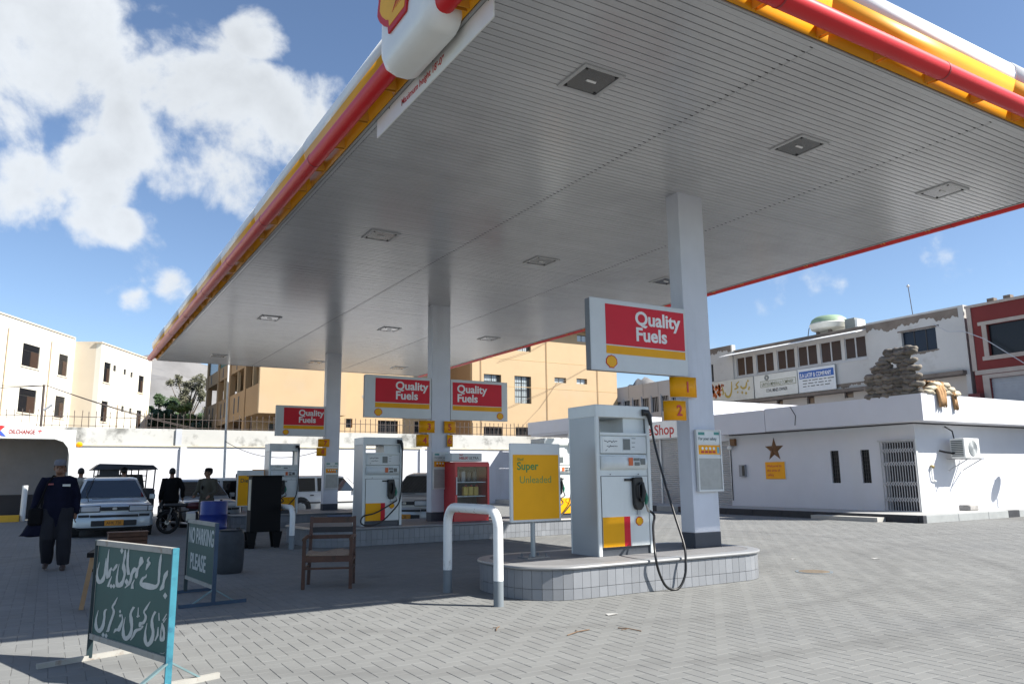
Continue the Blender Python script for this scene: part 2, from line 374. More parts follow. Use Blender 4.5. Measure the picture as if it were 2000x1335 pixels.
nb = len(rest); V = np.zeros((nb, 8, 3), np.float32); rs = np.random.RandomState(4)
xy = np.array([(c[1], c[2]) for c in rest], np.float32); hz_ = np.array([c[0] == 0 for c in rest])
w_ = np.where(hz_, 2*PA, PA); d_ = np.where(hz_, PA, 2*PA); zt = rs.uniform(-.0006, .0006, nb); g = .0014; c_ = .0026
for k, (sx, sy) in enumerate(((0, 0), (1, 0), (1, 1), (0, 1))):
    for lv, (ins, dz) in enumerate(((g, -.0034), (g+c_, 0))):
        V[:, lv*4+k, 0] = xy[:, 0]+np.where(sx, w_-ins, ins); V[:, lv*4+k, 1] = xy[:, 1]+np.where(sy, d_-ins, ins); V[:, lv*4+k, 2] = zt+dz
Fq = np.array([(4,5,6,7),(0,1,5,4),(1,2,6,5),(2,3,7,6),(3,0,4,7)]); F = (Fq[None]+(np.arange(nb)*8)[:, None, None]).reshape(-1, 4)
me = bpy.data.meshes.new('pavers'); me.vertices.add(nb*8); me.vertices.foreach_set('co', V.reshape(-1)); me.loops.add(F.size); me.loops.foreach_set('vertex_index', F.reshape(-1).astype(np.int32))
me.polygons.add(len(F)); me.polygons.foreach_set('loop_start', np.arange(0, F.size, 4, dtype=np.int32)); me.polygons.foreach_set('loop_total', np.full(len(F), 4, np.int32))
me.polygons.foreach_set('use_smooth', np.zeros(len(F), bool)); me.update(calc_edges=True); me.materials.append(M_pav)
a = me.attributes.new('tone', 'FLOAT', 'FACE'); a.data.foreach_set('value', np.repeat(rs.uniform(0, 1, nb), 5).astype(np.float32))
o = bpy.data.objects.new('pavers', me); COL.objects.link(o); o.parent = paving; o['kind'] = 'stuff'

# ---------------------------------------------------------------- canopy
X0, X1, Y0, Y1 = 2.95, 12.78, 4.30, 28.94
M_slat = mat('slat_enamel', (.50, .505, .52), .21, .05, 1.2, rnd=.035, stain=(.39, .39, .405), stain_amt=.5, stain_scale=.5, stain_thr=.5)
M_trim = mat('trim_grey', (.34, .345, .345), .4, .08); M_dark = mat('dark_gap', (.03, .03, .035), .8)
M_fy = mat('fascia_yellow', (.80, .36, .012), .42, .05, 1.0, spec=.25); M_fw = mat('fascia_white', (.80, .81, .80), .35, .05, 1.0)
M_red = mat('pipe_red', (.60, .02, .025), .4, .08, 1.5, spec=.3); M_brk = mat('bracket_orange', (.62, .30, .03), .5, .15)
can = thing('canopy', (0, 0, 0), 'large white slatted filling station canopy with yellow and red edge', 'canopy')
box('roof_deck', M_dark, can, X0+.02, X1-.02, Y0+.02, Y1-.02, H+.022, H+.3)
BX = [X0+.09, 6.16, 9.43, X1-.05]; PITCH_S = .0924
rows = int((Y1-.1-(Y0+.11))/PITCH_S)
sl = []
for b in range(3):
    wdt = BX[b+1]-BX[b]-.012; hw = PITCH_S-.011
    q = MB(); prof = [(0, .016), (.0, .003), (.003, 0), (hw-.003, 0), (hw, .003), (hw, .016)]
    vs = [(x, y, z) for x in (0, wdt) for y, z in prof]; n = len(prof)
    q.add(vs, [(i, i+1, i+1+n, i+n) for i in range(n-1)]); sl.append(q)
meS = [q.mesh('slat', M_slat) for q in sl]
for r_ in range(rows):
    y = Y0+.11+r_*PITCH_S
    for b in range(3):
        if r_ < 100:
            o = bpy.data.objects.new('slat', meS[b]); COL.objects.link(o); o.location = (BX[b]+.006, y, H+random.uniform(-.0008, .0008)); o.parent = can
far = MB()
for r_ in range(100, rows):
    y = Y0+.11+r_*PITCH_S
    for b in range(3):
        far.add(sl[b].v, sl[b].f, Matrix.Translation((BX[b]+.006, y, H+random.uniform(-.0008, .0008))))
far.build('slats', M_slat, can, kind='stuff')
jg = MB()
for r_ in range(rows):
    y = Y0+.11+r_*PITCH_S
    for x in BX[1:3]: jg.box(x-.05, x-.0075, y-.0125, y+.0015, H-.0022, H+.01)
jg.build('joint_gap_dots', M_dark, can, kind='stuff')  # dark boxes stand in for the shadowed ends of the slat gaps
for x in BX[1:3]: box('joint_strip', M_trim, can, x-.007, x+.007, Y0+.1, Y1-.1, H-.0012, H+.012)
box('edge_strip', M_trim, can, X0-.0, X1, Y0-.0, Y0+.028, H-.006, H+.010); box('edge_strip', M_slat, can, X0, X1, Y0+.04, Y0+.105, H-.001, H+.016)
box('edge_strip', M_trim, can, X0-.0, X0+.03, Y0+.0285, Y1-.0385, H-.006, H+.010); box('edge_strip', M_slat, can, X0+.042, X0+.088, Y0+.106, Y1-.11, H-.001, H+.016)
box('edge_strip', M_trim, can, X1-.03, X1, Y0+.0285, Y1-.0385, H-.006, H+.010); box('edge_strip', M_trim, can, X0, X1, Y1-.038, Y1, H-.006, H+.010)
box('edge_strip', M_slat, can, X0+.042, X1-.042, Y1-.1, Y1-.05, H-.001, H+.016)
def corner(o): return [(X0-o, Y0-o), (X1+o, Y0-o), (X1+o, Y1+o), (X0-o, Y1+o)]
def fascia(name, prof, m, sides_n, thick=.012):
    for sd in range(4):
        n = sides_n[sd % 2]
        for k in range(n):
            b = MB(); vs = []
            for o_, z_ in prof:
                c = corner(o_); p, q = Vector(c[sd]), Vector(c[(sd+1) % 4]); L_ = (q-p).length
                t0, t1 = k/n+(.004/L_ if k else 0), (k+1)/n-(.004/L_ if k < n-1 else 0)
                for t in (t0, t1): w = p.lerp(q, t); vs.append((w.x, w.y, H+z_))
            m_ = len(prof); b.add(vs, [(2*i, 2*i+1, 2*i+3, 2*i+2) for i in range(m_-1)])
            o = b.build(name, m, can, auto=30); sm = o.modifiers.new('thick', 'SOLIDIFY'); sm.thickness = thick; sm.offset = -1
    return
fascia('yellow_panel', [(.004, .0105), (.03, .10), (.075, .24), (.12, .36), (.150, .468)], M_fy, (3, 8))
fascia('white_panel', [(.152, .472), (.168, .55), (.165, .63), (.135, .69), (.08, .715)], M_fw, (3, 8))
PO, PZ, PR = .205, .085, .098
cp = corner(PO)
for sd in range(4):
    p, q = Vector(cp[sd]), Vector(cp[(sd+1) % 4]); n = (4, 9)[sd % 2]; e = .0
    for k in range(n if sd != 2 else 0):
        a, c = p.lerp(q, k/n), p.lerp(q, (k+1)/n)
        MB().tube([(a.x, a.y, H+PZ), (c.x, c.y, H+PZ)], PR, 18).build('pipe', M_red, can, auto=40)
        if k:
            d = (q-p).normalized()*.012
            MB().tube([(a.x-d.x, a.y-d.y, H+PZ), (a.x+d.x, a.y+d.y, H+PZ)], PR+.004, 18).build('pipe_joint', mat('pipe_joint_red', (.33, .015, .02), .4), can, auto=40)
    MB().lathe([(PR*.2, -PR), (PR*.7, -PR*.72), (PR*1.01, 0), (PR*.7, PR*.72), (PR*.2, PR)], 16, Matrix.Translation((p.x, p.y, H+PZ))).build('pipe_corner', M_red, can, auto=50)
def bracket_mesh():
    b = MB()
    for s_ in (-1, 1): b.add([(s_*.03, -.02, -.035), (s_*.03, .19, -.05), (s_*.055, .19, .06), (s_*.06, -.02, .10), (s_*.03-.006*s_, -.02, -.035), (s_*.03-.006*s_, .19, -.05), (s_*.055-.006*s_, .19, .06), (s_*.06-.006*s_, -.02, .10)], [(0,1,2,3),(7,6,5,4),(0,4,5,1),(1,5,6,2),(2,6,7,3),(3,7,4,0)])
    b.box(-.055, .055, .13, .20, -.012, .02); return b.mesh('bracket', M_brk)
meB = bracket_mesh()
for sd in range(4):
    c0 = corner(.0); p, q = Vector(c0[sd]), Vector(c0[(sd+1) % 4]); L_ = (q-p).length; n = int(L_/.84)
    for k in range(n):
        w = p.lerp(q, (k+.5)/n); o = bpy.data.objects.new('bracket', meB); COL.objects.link(o)
        o.location = (w.x, w.y, H+.055); o.rotation_euler = (0, 0, [R(180), R(-90), 0, R(90)][sd]); o.parent = can
# canopy lights
M_lf = mat('lamp_frame', (.42, .425, .43), .4); M_lg = glass('lamp_glass', (.035, .037, .042), .2, .5, .2); M_scr = mat('screw_dark', (.02, .02, .02), .5)
pos = ['near left corner of the canopy', 'near middle of the canopy', 'near right corner of the canopy', 'second row, left bay', 'second row, middle bay', 'second row, right bay', 'third row, left bay', 'third row, middle bay', 'third row, right bay', 'farthest row, left bay', 'farthest row, middle bay', 'farthest row, right bay']
lt = None
for k, y in enumerate((6.0, 12.05, 19.9, 26.9)):
    for i, x in enumerate((4.62, 7.93, 11.14)):
        lab = 'square recessed canopy lamp in the '+pos[k*3+i]
        if lt is None:
            lt = thing('canopy_lamp', (0, 0, 0), lab, 'lamp', 'square lamps in the canopy ceiling')
            s = .26; b = MB()
            for a in ((-s, s, -s, -s+.045), (-s, s, s-.045, s), (-s, -s+.045, -s+.0452, s-.0452), (s-.045, s, -s+.0452, s-.0452)): b.box(a[0], a[1], a[2], a[3], -.018, .012)
            b.build('frame', M_lf, lt); box('glass', M_lg, lt, -s+.044, s-.044, -s+.044, s-.044, -.012, .006)
            MB().tube([(-.06, 0, -.006), (.06, .0, -.006)], .02, 8).build('bulb', mat('bulb', (.8, .8, .8), .2), lt)
            for sx in (-1, 1):
                for sy in (-1, 1): MB().lathe([(.014, -.024), (.016, -.012)], 8, c=(sx*(s-.07), sy*(s-.07))).build('screw', M_scr, lt)
            t = lt
        else: t = copy_tree(lt); t['label'] = lab
        t.location = (x, y, H)
# logo box on the left edge
M_wp = mat('white_enamel', (.78, .79, .77), .3, .04)
lg = thing('logo_box', (2.6, 6.3, 5.3), 'white rounded box with a red and yellow shell emblem on the canopy edge', 'sign')
def rrect(x0, x1, z0, z1, r, n=6):
    out = []
    for cx, cz, a0 in ((x1-r, z0+r, -90), (x1-r, z1-r, 0), (x0+r, z1-r, 90), (x0+r, z0+r, 180)):
        for k in range(n+1):
            a = R(a0+90*k/n); out.append((cx+r*math.cos(a), cz+r*math.sin(a)))
    return out
yA, yB, zA, zB = 5.66, 6.90, 5.37, 6.9
outl = rrect(yA, yB, zA, zB, .2); inl = rrect(yA+.02, yB-.02, zA+.03, zB-.03, .19); in2 = rrect(yA+.07, yB-.07, zA+.10, zB-.10, .17); in3 = rrect(yA+.14, yB-.14, zA+.19, zB-.19, .13)
bb = MB(); bb.loft([[(2.93, y, z) for y, z in inl], [(2.86, y, z) for y, z in outl], [(2.74, y, z) for y, z in outl], [(2.64, y, z) for y, z in inl], [(2.585, y, z) for y, z in in2], [(2.565, y, z) for y, z in in3]], caps=True); bb.build('box_body', M_wp, lg, auto=40)
emblem(lg, FACE_X(2.563, 6.33, 6.14), .52, depth=.02)
# clearance board
mh = thing('clearance_board', (2.93, 6.5, 5.2), 'white strip reading Maximum height 18 feet hanging under the canopy edge', 'sign')
box('board', M_wp, mh, 2.985, 2.999, 5.22, 7.98, 5.26, 5.482)
text('lettering', 'Maximum height 18\u2019-0\u201d', .112, FACE_X(2.984, 7.25, 5.335), mat('lettering_red', (.5, .03, .03), .5), mh, bold=.004, sx=1.0)
for y in (5.3, 6.45, 7.6):
    MB().tube([(2.99, y, 5.46), (2.99, y, 5.53)], .012, 8).build('hanger', mat('rusty_clip', (.2, .17, .14), .8), mh)

# ---------------------------------------------------------------- columns, islands
M_col = mat('column_paint', (.62, .64, .70), .5, .06, 2.0, stain=(.45, .46, .5), stain_amt=.3, stain_scale=2.0, streak=True)
M_band = mat('navy_band', (.035, .042, .06), .5, .15)
CX0, CX1 = 7.70, 8.19
COLY = [7.99, 16.55, 24.78]
for y, lab in zip(COLY, ('nearest pale square column on the front pump island', 'middle pale column between two fuel signs', 'farthest pale column, left of the middle one')):
    t = thing('canopy_column', ((CX0+CX1)/2, y+.13, HI), lab, 'column', 'columns that carry the canopy')
    MB().box(CX0, CX1, y, y+.26, HI+.2, H+.018).build('shaft', M_col, t, bevel=.008)
    MB().box(CX0-.003, CX1+.003, y-.003, y+.263, HI, HI+.2).build('base_band', M_band, t, bevel=.006)
M_tile = mat('island_tile', (.205, .215, .232), .4, .10, 2.0, rnd=.10); M_grout = mat('grout', (.09, .09, .095), .9); M_conc = mat('island_top', (.17, .17, .175), .7, .2, 1.5, stain=(.12, .12, .12), stain_amt=.6, stain_scale=1.2)
M_lip = mat('island_lip', (.24, .245, .25), .4, .12, 2.0)
def stadium(x0, x1, y0, y1, r, n=10):
    out = []
    for cx, cy, a0 in ((x1-r, y0+r, -90), (x1-r, y1-r, 0), (x0+r, y1-r, 90), (x0+r, y0+r, 180)):
        for k in range(n+1):
            a = R(a0+90*k/n); out.append((cx+r*math.cos(a), cy+r*math.sin(a)))
    return out
def island(x0, x1, y0, y1, r, lab):
    t = thing('pump_island', ((x0+x1)/2, (y0+y1)/2, 0), lab, 'pump island', 'raised pump islands')
    P = stadium(x0, x1, y0, y1, r)
    MB().prism([(x, y) for x, y in stadium(x0+.012, x1-.012, y0+.012, y1-.012, r-.01)], -.04, HI-.03, 'z').build('core', M_grout, t)
    rg = lambda d, z: [(x, y, z) for x, y in stadium(x0-d, x1+d, y0-d, y1+d, r+d)]
    MB().loft([rg(.0, HI-.042), rg(.028, HI-.036), rg(.035, HI-.02), rg(.028, HI-.004), rg(.012, HI), rg(-.12, HI+.001)], caps=False).build('lip', M_lip, t, auto=40)
    MB().prism([(x, y) for x, y in stadium(x0+.1, x1-.1, y0+.1, y1-.1, r-.09)], HI-.05, HI-.0005, 'z').build('top_slab', M_conc, t)
    # tiles walk round the outline
    pl = [Vector(p) for p in P]+[Vector(P[0])]; L_ = [0]
    for a, b in zip(pl, pl[1:]): L_.append(L_[-1]+(b-a).length)
    def at(s_):
        s_ = max(0, min(L_[-1]-1e-6, s_)); i = next(k for k in range(len(L_)-1) if L_[k+1] > s_)
        u = (s_-L_[i])/(L_[i+1]-L_[i]); return pl[i].lerp(pl[i+1], u), (pl[i+1]-pl[i]).normalized()
    n = int(L_[-1]/.118); w = L_[-1]/n
    for k in range(n):
        a, ta = at(k*w+.0022); b, tb = at((k+1)*w-.0022)
        nr = lambda tt: Vector((tt.y, -tt.x))
        for z0, z1 in ((.004, .118), (.123, HI-.045)):
            q = MB(); e = random.uniform(0, .002)
            vs = [(p.x+nn.x*d, p.y+nn.y*d, z) for z in (z0, z1) for p, nn, d in ((a, nr(ta), -.008), (b, nr(tb), -.008), (b, nr(tb), .001+e), (a, nr(ta), .001+e))]
            q.add(vs, [(0,1,2,3),(4,7,6,5),(0,4,5,1),(1,5,6,2),(2,6,7,3),(3,7,4,0)]); q.build('tile', M_tile, t)
    return t
island(4.60, 8.45, 7.24, 8.94, .62, 'front pump island with grey tiled skirting and rounded ends')
island(4.60, 11.4, 15.32, 17.9, .62, 'long middle pump island carrying two pumps and the red fridge')
island(4.60, 8.6, 23.0, 26.1, .62, 'rear pump island behind the black cabinet')

# ---------------------------------------------------------------- the shop
M_ws = mat('shop_white', (.60, .61, .65), .85, .05, .8, stain=(.60, .60, .60), stain_amt=.35, stain_scale=.7, streak=True); M_blackk = mat('kerb_black', (.03, .033, .04), .7, .25, 5.0); M_kg = mat('kerb_grey', (.30, .315, .315), .8, .12, 3.0)
M_bars = mat('bars_grey', (.42, .43, .45), .5); M_win = glass('window_dark', (.012, .013, .016), .2, .25, .0); M_shut = mat('shutter_grey', (.40, .40, .40), .5, .1, 2.0)
SX, SY = 22.3, 13.64
shop = thing('shop_building', (24, 18, 0), 'long low white shop with a deep parapet and grilled corner door', 'building')
KX, KY = 20.35, 12.45
box('plinth', mat('plinth_concrete', (.36, .36, .35), .8, .1), shop, KX+.14, 40, KY+.14, 40, -.02, .196)
# painted kerb stones along both sides
kx = KX; y = KY+.141
seg = [('g', .5)]
b_ = True; yy = KY
lens = [1.55, .01, 6.3, 1.4, 1.4, 1.4, 1.4, 1.4, 1.4, 1.4, 1.4, 1.4, 1.4]
def kerb_y(y0, y1, m): MB().box(KX, KX+.1395, y0+.004, y1-.004, -.02, .2).build('kerb_stone', m, shop, bevel=.012)
def kerb_x(x0, x1, m): MB().box(x0+.004, x1-.004, KY, KY+.1395, -.02, .2).build('kerb_stone', m, shop, bevel=.012)
yq = KY+.144
for l, m in ((1.05, M_blackk), (2.3, M_blackk), (1.2, M_blackk), (1.2, M_blackk), (1.2, M_blackk), (1.2, M_blackk), (1.2, M_blackk), (1.2, M_kg), (1.2, M_blackk), (1.2, M_kg), (1.2, M_blackk), (1.2, M_kg), (1.2, M_blackk), (1.2, M_kg), (1.2, M_blackk)): kerb_y(yq, yq+l, m); yq += l
xq = KX
for l, m in ((.16, M_blackk), (1.55, M_kg), (1.55, M_kg), (1.1, M_kg), (.62, M_blackk), (1.5, M_kg), (1.5, M_kg), (.62, M_blackk), (1.5, M_kg), (1.5, M_kg), (.62, M_blackk), (1.5, M_kg)): kerb_x(xq, xq+l, m); xq += l
box('loose_step', mat('step_concrete', (.42, .41, .38), .8, .12), shop, KX-.38, KX-.01, KY+1.1, KY+3.3, -.01, .12)
# walls with openings on the long side (plane x = SX)
def wall_x(name, x, th, y0, y1, z0, z1, holes, m, parent):
    """wall panel in a plane of constant x, cut into boxes round rectangular holes"""
    ys = sorted(set([y0, y1]+[h[0] for h in holes]+[h[1] for h in holes])); b = MB()
    for a, c in zip(ys, ys[1:]):
        hs = sorted([h for h in holes if h[0] <= a+1e-6 and h[1] >= c-1e-6], key=lambda h: h[2]); z = z0
        for h in hs:
            if h[2] > z: b.box(x, x+th, a, c, z, h[2])
            z = h[3]
        if z < z1: b.box(x, x+th, a, c, z, z1)
    return b.build(name, m, parent)
def wall_y(name, y, th, x0, x1, z0, z1, holes, m, parent):
    xs = sorted(set([x0, x1]+[h[0] for h in holes]+[h[1] for h in holes])); b = MB()
    for a, c in zip(xs, xs[1:]):
        hs = sorted([h for h in holes if h[0] <= a+1e-6 and h[1] >= c-1e-6], key=lambda h: h[2]); z = z0
        for h in hs:
            if h[2] > z: b.box(a, c, y, y+th, z, h[2])
            z = h[3]
        if z < z1: b.box(a, c, y, y+th, z, z1)
    return b.build(name, m, parent)
WIN = [(16.31, 16.63, 1.04, 2.09), (15.20, 15.51, 1.04, 2.08)]
DOOR = (13.72, 14.74, .2, 2.27)
SH1 = (21.05, 22.6, .2, 2.62); SH2 = (23.75, 26.3, .2, 2.85)
wall_x('long_wall', SX, .25, SY, 21.04, .19, 2.80, WIN+[DOOR], M_ws, shop)
wall_y('end_wall', SY, .24, SX+.2505, 36, .19, 2.80, [], M_ws, shop)
wall_x('long_wall', SX+.0, .25, 21.0405, 34, .19, 3.0, [SH1, SH2, (27.3, 29.8, .2, 2.7)], M_ws, shop)
for k, w in enumerate(WIN):
    p = box('window', M_win, shop, SX+.1, SX+.13, w[0], w[1], w[2], w[3]); b = MB()
    for i in range(4): yv = w[0]+(i+.5)*(w[1]-w[0])/4; b.box(SX+.03, SX+.045, yv-.008, yv+.008, w[2], w[3])
    for i in range(8): zv = w[2]+(i+.5)*(w[3]-w[2])/8; b.box(SX+.046, SX+.058, w[0], w[1], zv-.007, zv+.007)
    b.build('grille', M_seam, p)
box('inner_dark', M_dark, shop, SX+.24, SX+.3, DOOR[0], DOOR[1], DOOR[2], DOOR[3])
# collapsible gate: channels, lattice diamonds
gate = thing('grille_gate', (SX-.03, 14.2, .2), 'grey collapsible steel gate in the corner of the shop', 'gate')
ya, yb, za, zb = 13.68, 14.78, .2, 2.30
n = 13
for i in range(n+1):
    y = ya+(yb-ya)*i/n; box('channel', M_bars, gate, SX-.055, SX-.035, y-.009, y+.009, za, zb)
for zc in (.55, 1.02, 1.62, 2.02):
    for i in range(n):
        y = ya+(yb-ya)*i/n; w = (yb-ya)/n; b = MB()
        b.bar((SX-.065, y, zc-.07), (SX-.065, y+w, zc+.07), .008, .02); b.bar((SX-.072, y, zc+.07), (SX-.072, y+w, zc-.07), .008, .02); b.build('lattice', M_bars, gate)
box('track', M_bars, gate, SX-.08, SX-.005, ya-.06, yb+.06, zb, zb+.05); box('track', M_bars, gate, SX-.08, SX-.005, ya-.06, yb+.06, za-.002, za+.02)
MB().box(SX-.085, SX-.001, ya-.085, ya-.0605, za, zb+.05).build('frame', M_sw, gate)
# parapet
PXX = 21.68; PYY = 12.95
def para(n, *a): return MB().box(*a).build(n, M_ws, shop)
para('parapet', PXX, PXX+.16, PYY, 18.72, 2.84, 3.63); para('parapet', PXX, PXX+.16, 18.745, 21.3, 2.82, 3.60); para('parapet', PXX+.1605, 26.2, PYY, PYY+.16, 2.84, 3.63); para('parapet', 26.21, 38, PYY, PYY+.16, 2.84, 3.63)
para('eave_slab', PXX+.161, 38, PYY+.161, 21.29, 2.842, 2.96)
# rear part: shutters, sign, white raised wall
para('raised_wall', 23.1, 33, 22.7, 22.95, 3.0, 4.35); para('raised_wall', 22.56, 27, 30.0, 30.2, 2.99, 4.3); para('roof', 22.9, 36, 21.3, 33.4, 2.86, 2.99)
para('parapet', 21.9, 22.06, 27.2, 34.9, 3.55, 4.2); para('parapet', 22.061, 25, 34.7, 34.86, 3.55, 4.2); para('canopy_slab', 21.95, 25, 27.21, 34.69, 3.45, 3.545)
for h in (SH1, SH2, (27.3, 29.8, .2, 2.7)):
    n = int((h[3]-h[2])/.085); sh = None
    sh = box('roller_shutter', M_shut, shop, SX+.1, SX+.12, h[0], h[1], h[2], h[3])
    for k in range(n):
        z = h[2]+k*.085
        MB().add([(SX+.0995,h[0],z+.004),(SX+.0995,h[1],z+.004),(SX+.075,h[1],z+.03),(SX+.075,h[0],z+.03),(SX+.075,h[1],z+.055),(SX+.075,h[0],z+.055),(SX+.0995,h[1],z+.081),(SX+.0995,h[0],z+.081)], [(0,1,2,3),(3,2,4,5),(5,4,6,7)]).build('slat', M_shut, sh)
    for y in (h[0], h[1]-.05): box('guide', M_sw, sh, SX+.03, SX+.0745, y, y+.05, h[2], h[3])
ym = 25.0; box('shutter_post', M_sw, shop, SX+.03, SX+.073, ym-.04, ym+.04, .2, 2.85)
sg = thing('shop_sign', (SX-.1, 25, 2.9), 'white Car Care Shop sign above the shutters, behind the nearest pump', 'sign')
box('board', M_wp, sg, SX-.12, SX-.001, 23.55, 31.6, 2.9, 3.62); box('yellow_block', M_plate, sg, SX-.126, SX-.1205, 31.0, 31.4, 2.95, 3.55)
text('lettering', 'Care Shop', .60, FACE_X(SX-.121, 26.55, 3.05), M_tr, sg, bold=.018, sx=1.02); text('lettering', 'Car', .60, FACE_X(SX-.121, 30.7, 3.02), M_tr, sg, bold=.018)
# things fixed to the shop wall
star = thing('wall_star', (SX-.02, 18.95, 2.25), 'rusty brown five pointed star on the shop wall', 'star')
M_rust = mat('star_rust', (.15, .075, .03), .6, .35, 5.0)
pts = [(18.93+.43*math.cos(R(90+36*k))*(1 if k % 2 == 0 else .40), 2.21+.43*math.sin(R(90+36*k))*(1 if k % 2 == 0 else .40)) for k in range(10)]
b = MB(); b.v = [(SX-.003, y, z) for y, z in pts]+[(SX-.09, 18.93, 2.21)]; b.f = [(k, (k+1) % 10, 10) for k in range(10)]+[tuple(range(10))]; b.mi = [0]*11; b.build('star_body', M_rust, star)
MB().bar((SX-.035, 18.93, 2.05), (SX-.015, 18.93, 2.62), .012).build('star_rib', M_seam, star)
nt_ = thing('wall_notice', (SX-.02, 18.92, 1.2), 'square yellow notice under the star on the shop wall', 'sign'); box('panel', M_plate, nt_, SX-.03, SX-.001, 18.5, 19.36, 1.18, 1.78)
box('edge', M_sw, nt_, SX-.02, SX-.001, 18.47, 18.4995, 1.16, 1.80); text('lettering', 'Welcome to\nthis area of\nsafety', .125, FACE_X(SX-.031, 19.28, 1.60), M_tr, nt_, bold=.006, line=1.25)
mb = thing('meter_box', (SX-.06, 20.4, 1.28), 'small grey electric meter box on the shop wall', 'meter box'); MB().box(SX-.1, SX-.001, 20.27, 20.55, 1.27, 1.70).build('case', mat('meter_grey', (.25, .26, .28), .6), mb); box('door', M_blk, mb, SX-.106, SX-.1005, 20.28, 20.40, 1.30, 1.67)
wl = thing('wall_lamp', (SX-.1, 20.8, 2.45), 'rusty wall lamp with a round white bulb by the shutter', 'lamp'); MB().box(SX-.12, SX-.001, 20.68, 20.9, 2.42, 2.68).build('housing', M_rust, wl); MB().lathe([(.02, -.1), (.08, -.06), (.10, 0), (.08, .06), (.02, .1)], 12, Matrix.Translation((SX-.13, 20.92, 2.36))).build('globe', M_tw, wl)
wire = lambda name, P, r, m, lab, cat, par=None: tag(MB().tube(P, r, 5).build(name, m), lab, cat)
wire('wall_cable', [(SX-.02, 20.98, 2.7), (SX-.02, 20.99, 1.4), (SX-.02, 21.0, .4)], .018, M_seam, 'dark cable running down the shop wall beside the shutter', 'cable')
wire('wall_crack_cable', [(PXX-.01, 17.6, 3.62), (PXX-.01, 17.4, 3.3), (PXX-.01, 17.45, 2.98)], .012, M_seam, 'short loose cable hanging over the shop parapet', 'cable')
# air conditioner
ac = thing('air_conditioner', (24.2, 13.2, 1.75), 'white air conditioner unit on the sunlit end wall of the shop', 'air conditioner')
MB().box(23.72, 24.55, 12.98, 13.42, 1.76, 2.36).build('case', M_wp, ac, bevel=.02)
MB().lathe([(.235, 0), (.235, .012), (.02, .014)], 24, Matrix.Translation((24.16, 12.979, 2.06)) @ Matrix.Rotation(R(90), 4, 'X')).build('fan_grille', mat('fan_grey', (.30, .32, .33), .6), ac)
b = MB()
for k in range(6): b.tube([(24.16+.038*(k+1)*math.cos(2*math.pi*i/20), 12.962, 2.06+.038*(k+1)*math.sin(2*math.pi*i/20)) for i in range(21)], .004, 4)
b.build('fan_rings', M_sw, ac)
b = MB()
for k in range(9): b.box(23.705, 23.7195, 13.03, 13.38, 1.82+k*.055, 1.85+k*.055)
b.build('side_louvre', M_lcd, ac)
for x in (23.85, 24.6): MB().bar((x, 12.9, 1.745), (x, 13.62, 1.745), .03).build('bracket', M_bars, ac); MB().bar((x, 13.60, 1.40), (x, 13.0, 1.73), .025).build('bracket', M_bars, ac)
MB().tube([(23.75, 13.3, 1.9), (23.5, 13.45, 1.95), (23.42, 13.6, 2.0)], .03, 8).build('pipe', M_blk, ac); MB().tube([(23.95, 13.4, 2.36), (23.98, 13.45, 2.6), (23.85, 13.6, 2.75)], .022, 6).build('cable', M_blk, ac)
tp = thing('wall_tap', (22.9, 13.6, 1.4), 'small brass fitting with a bent pipe on the sunlit wall', 'fitting'); MB().lathe([(.05, 0), (.06, .08), (.03, .1)], 10, Matrix.Translation((22.95, 13.63, 1.52)) @ Matrix.Rotation(R(90), 4, 'X')).build('fitting', mat('brass', (.3, .24, .12), .5, metal=.6), tp); MB().tube([(22.92, 13.6, 1.5), (22.9, 13.6, 1.3), (22.93, 13.6, 1.12), (23.1, 13.6, 1.08)], .022, 6).build('pipe', M_wp, tp)
cs = thing('brick_lump', (24.3, 13.2, .2), 'small concrete block on the plinth under the air conditioner', 'block'); MB().cbox(23.95, 24.45, 13.15, 13.5, .196, .36, .03).build('block', mat('block_grey', (.3, .29, .28), .9, .3, 8.0), cs)
# street sign outside the frame throws the leaf shaped shadow on the end wall
SGX, SGY, SGZ = 27.94, 12.19, 2.70
rs_ = thing('round_road_sign', (SGX, SGY, 0), 'round sign on a thin post right of the shop', 'sign'); MB().tube([(SGX, SGY, 0), (SGX, SGY, SGZ+.3)], .025, 8).build('post', M_bars, rs_); MB().lathe([(.27, -.006), (.27, .006)], 20, Matrix.Translation((SGX, SGY, SGZ)) @ Matrix.Rotation(R(90), 4, 'X') @ Matrix.Rotation(R(62), 4, 'Y')).build('disc', M_wp, rs_)

# ---------------------------------------------------------------- sandbag post on the roof corner
M_bag = mat('sandbag', (.17, .15, .125), .95, .3, 9.0, rnd=.35, stain=(.09, .07, .055), stain_amt=.6, stain_scale=4.0); M_bag2 = mat('sandbag_pale', (.42, .37, .28), .95, .2, 6.0, rnd=.25)
def bag_mesh(l, w, h, m, seed):
    r = random.Random(seed); q = MB(); rings = []
    for i in range(7):
        u = i/6; e = math.sin(math.pi*min(max(u*.9+.05, 0), 1))**.35; e = max(e, .5); zz = h*.5
        rings.append([(l*(u-.5), w*.5*e*math.cos(2*math.pi*k/8)*(1+r.uniform(-.12, .12)), zz+.02*math.sin(u*9+seed)+h*.54*e*math.sin(2*math.pi*k/8)*(1+r.uniform(-.16, .16))) for k in range(8)])
    q.loft(rings); return q.mesh('sandbag', m, True)
bags = [bag_mesh(.42, .34, .185, M_bag, k) for k in range(5)]; bags2 = [bag_mesh(.46, .36, .17, M_bag2, 20+k) for k in range(3)]
def bag(x, y, z, rz, lab, pale=False, tilt=0):
    o = bpy.data.objects.new('sandbag', random.choice(bags2 if pale else bags)); COL.objects.link(o); o.location = (x, y, z); o.rotation_euler = (tilt, random.uniform(-.08, .08), rz); tag(o, lab, 'sandbag', 'sandbags of the roof post')
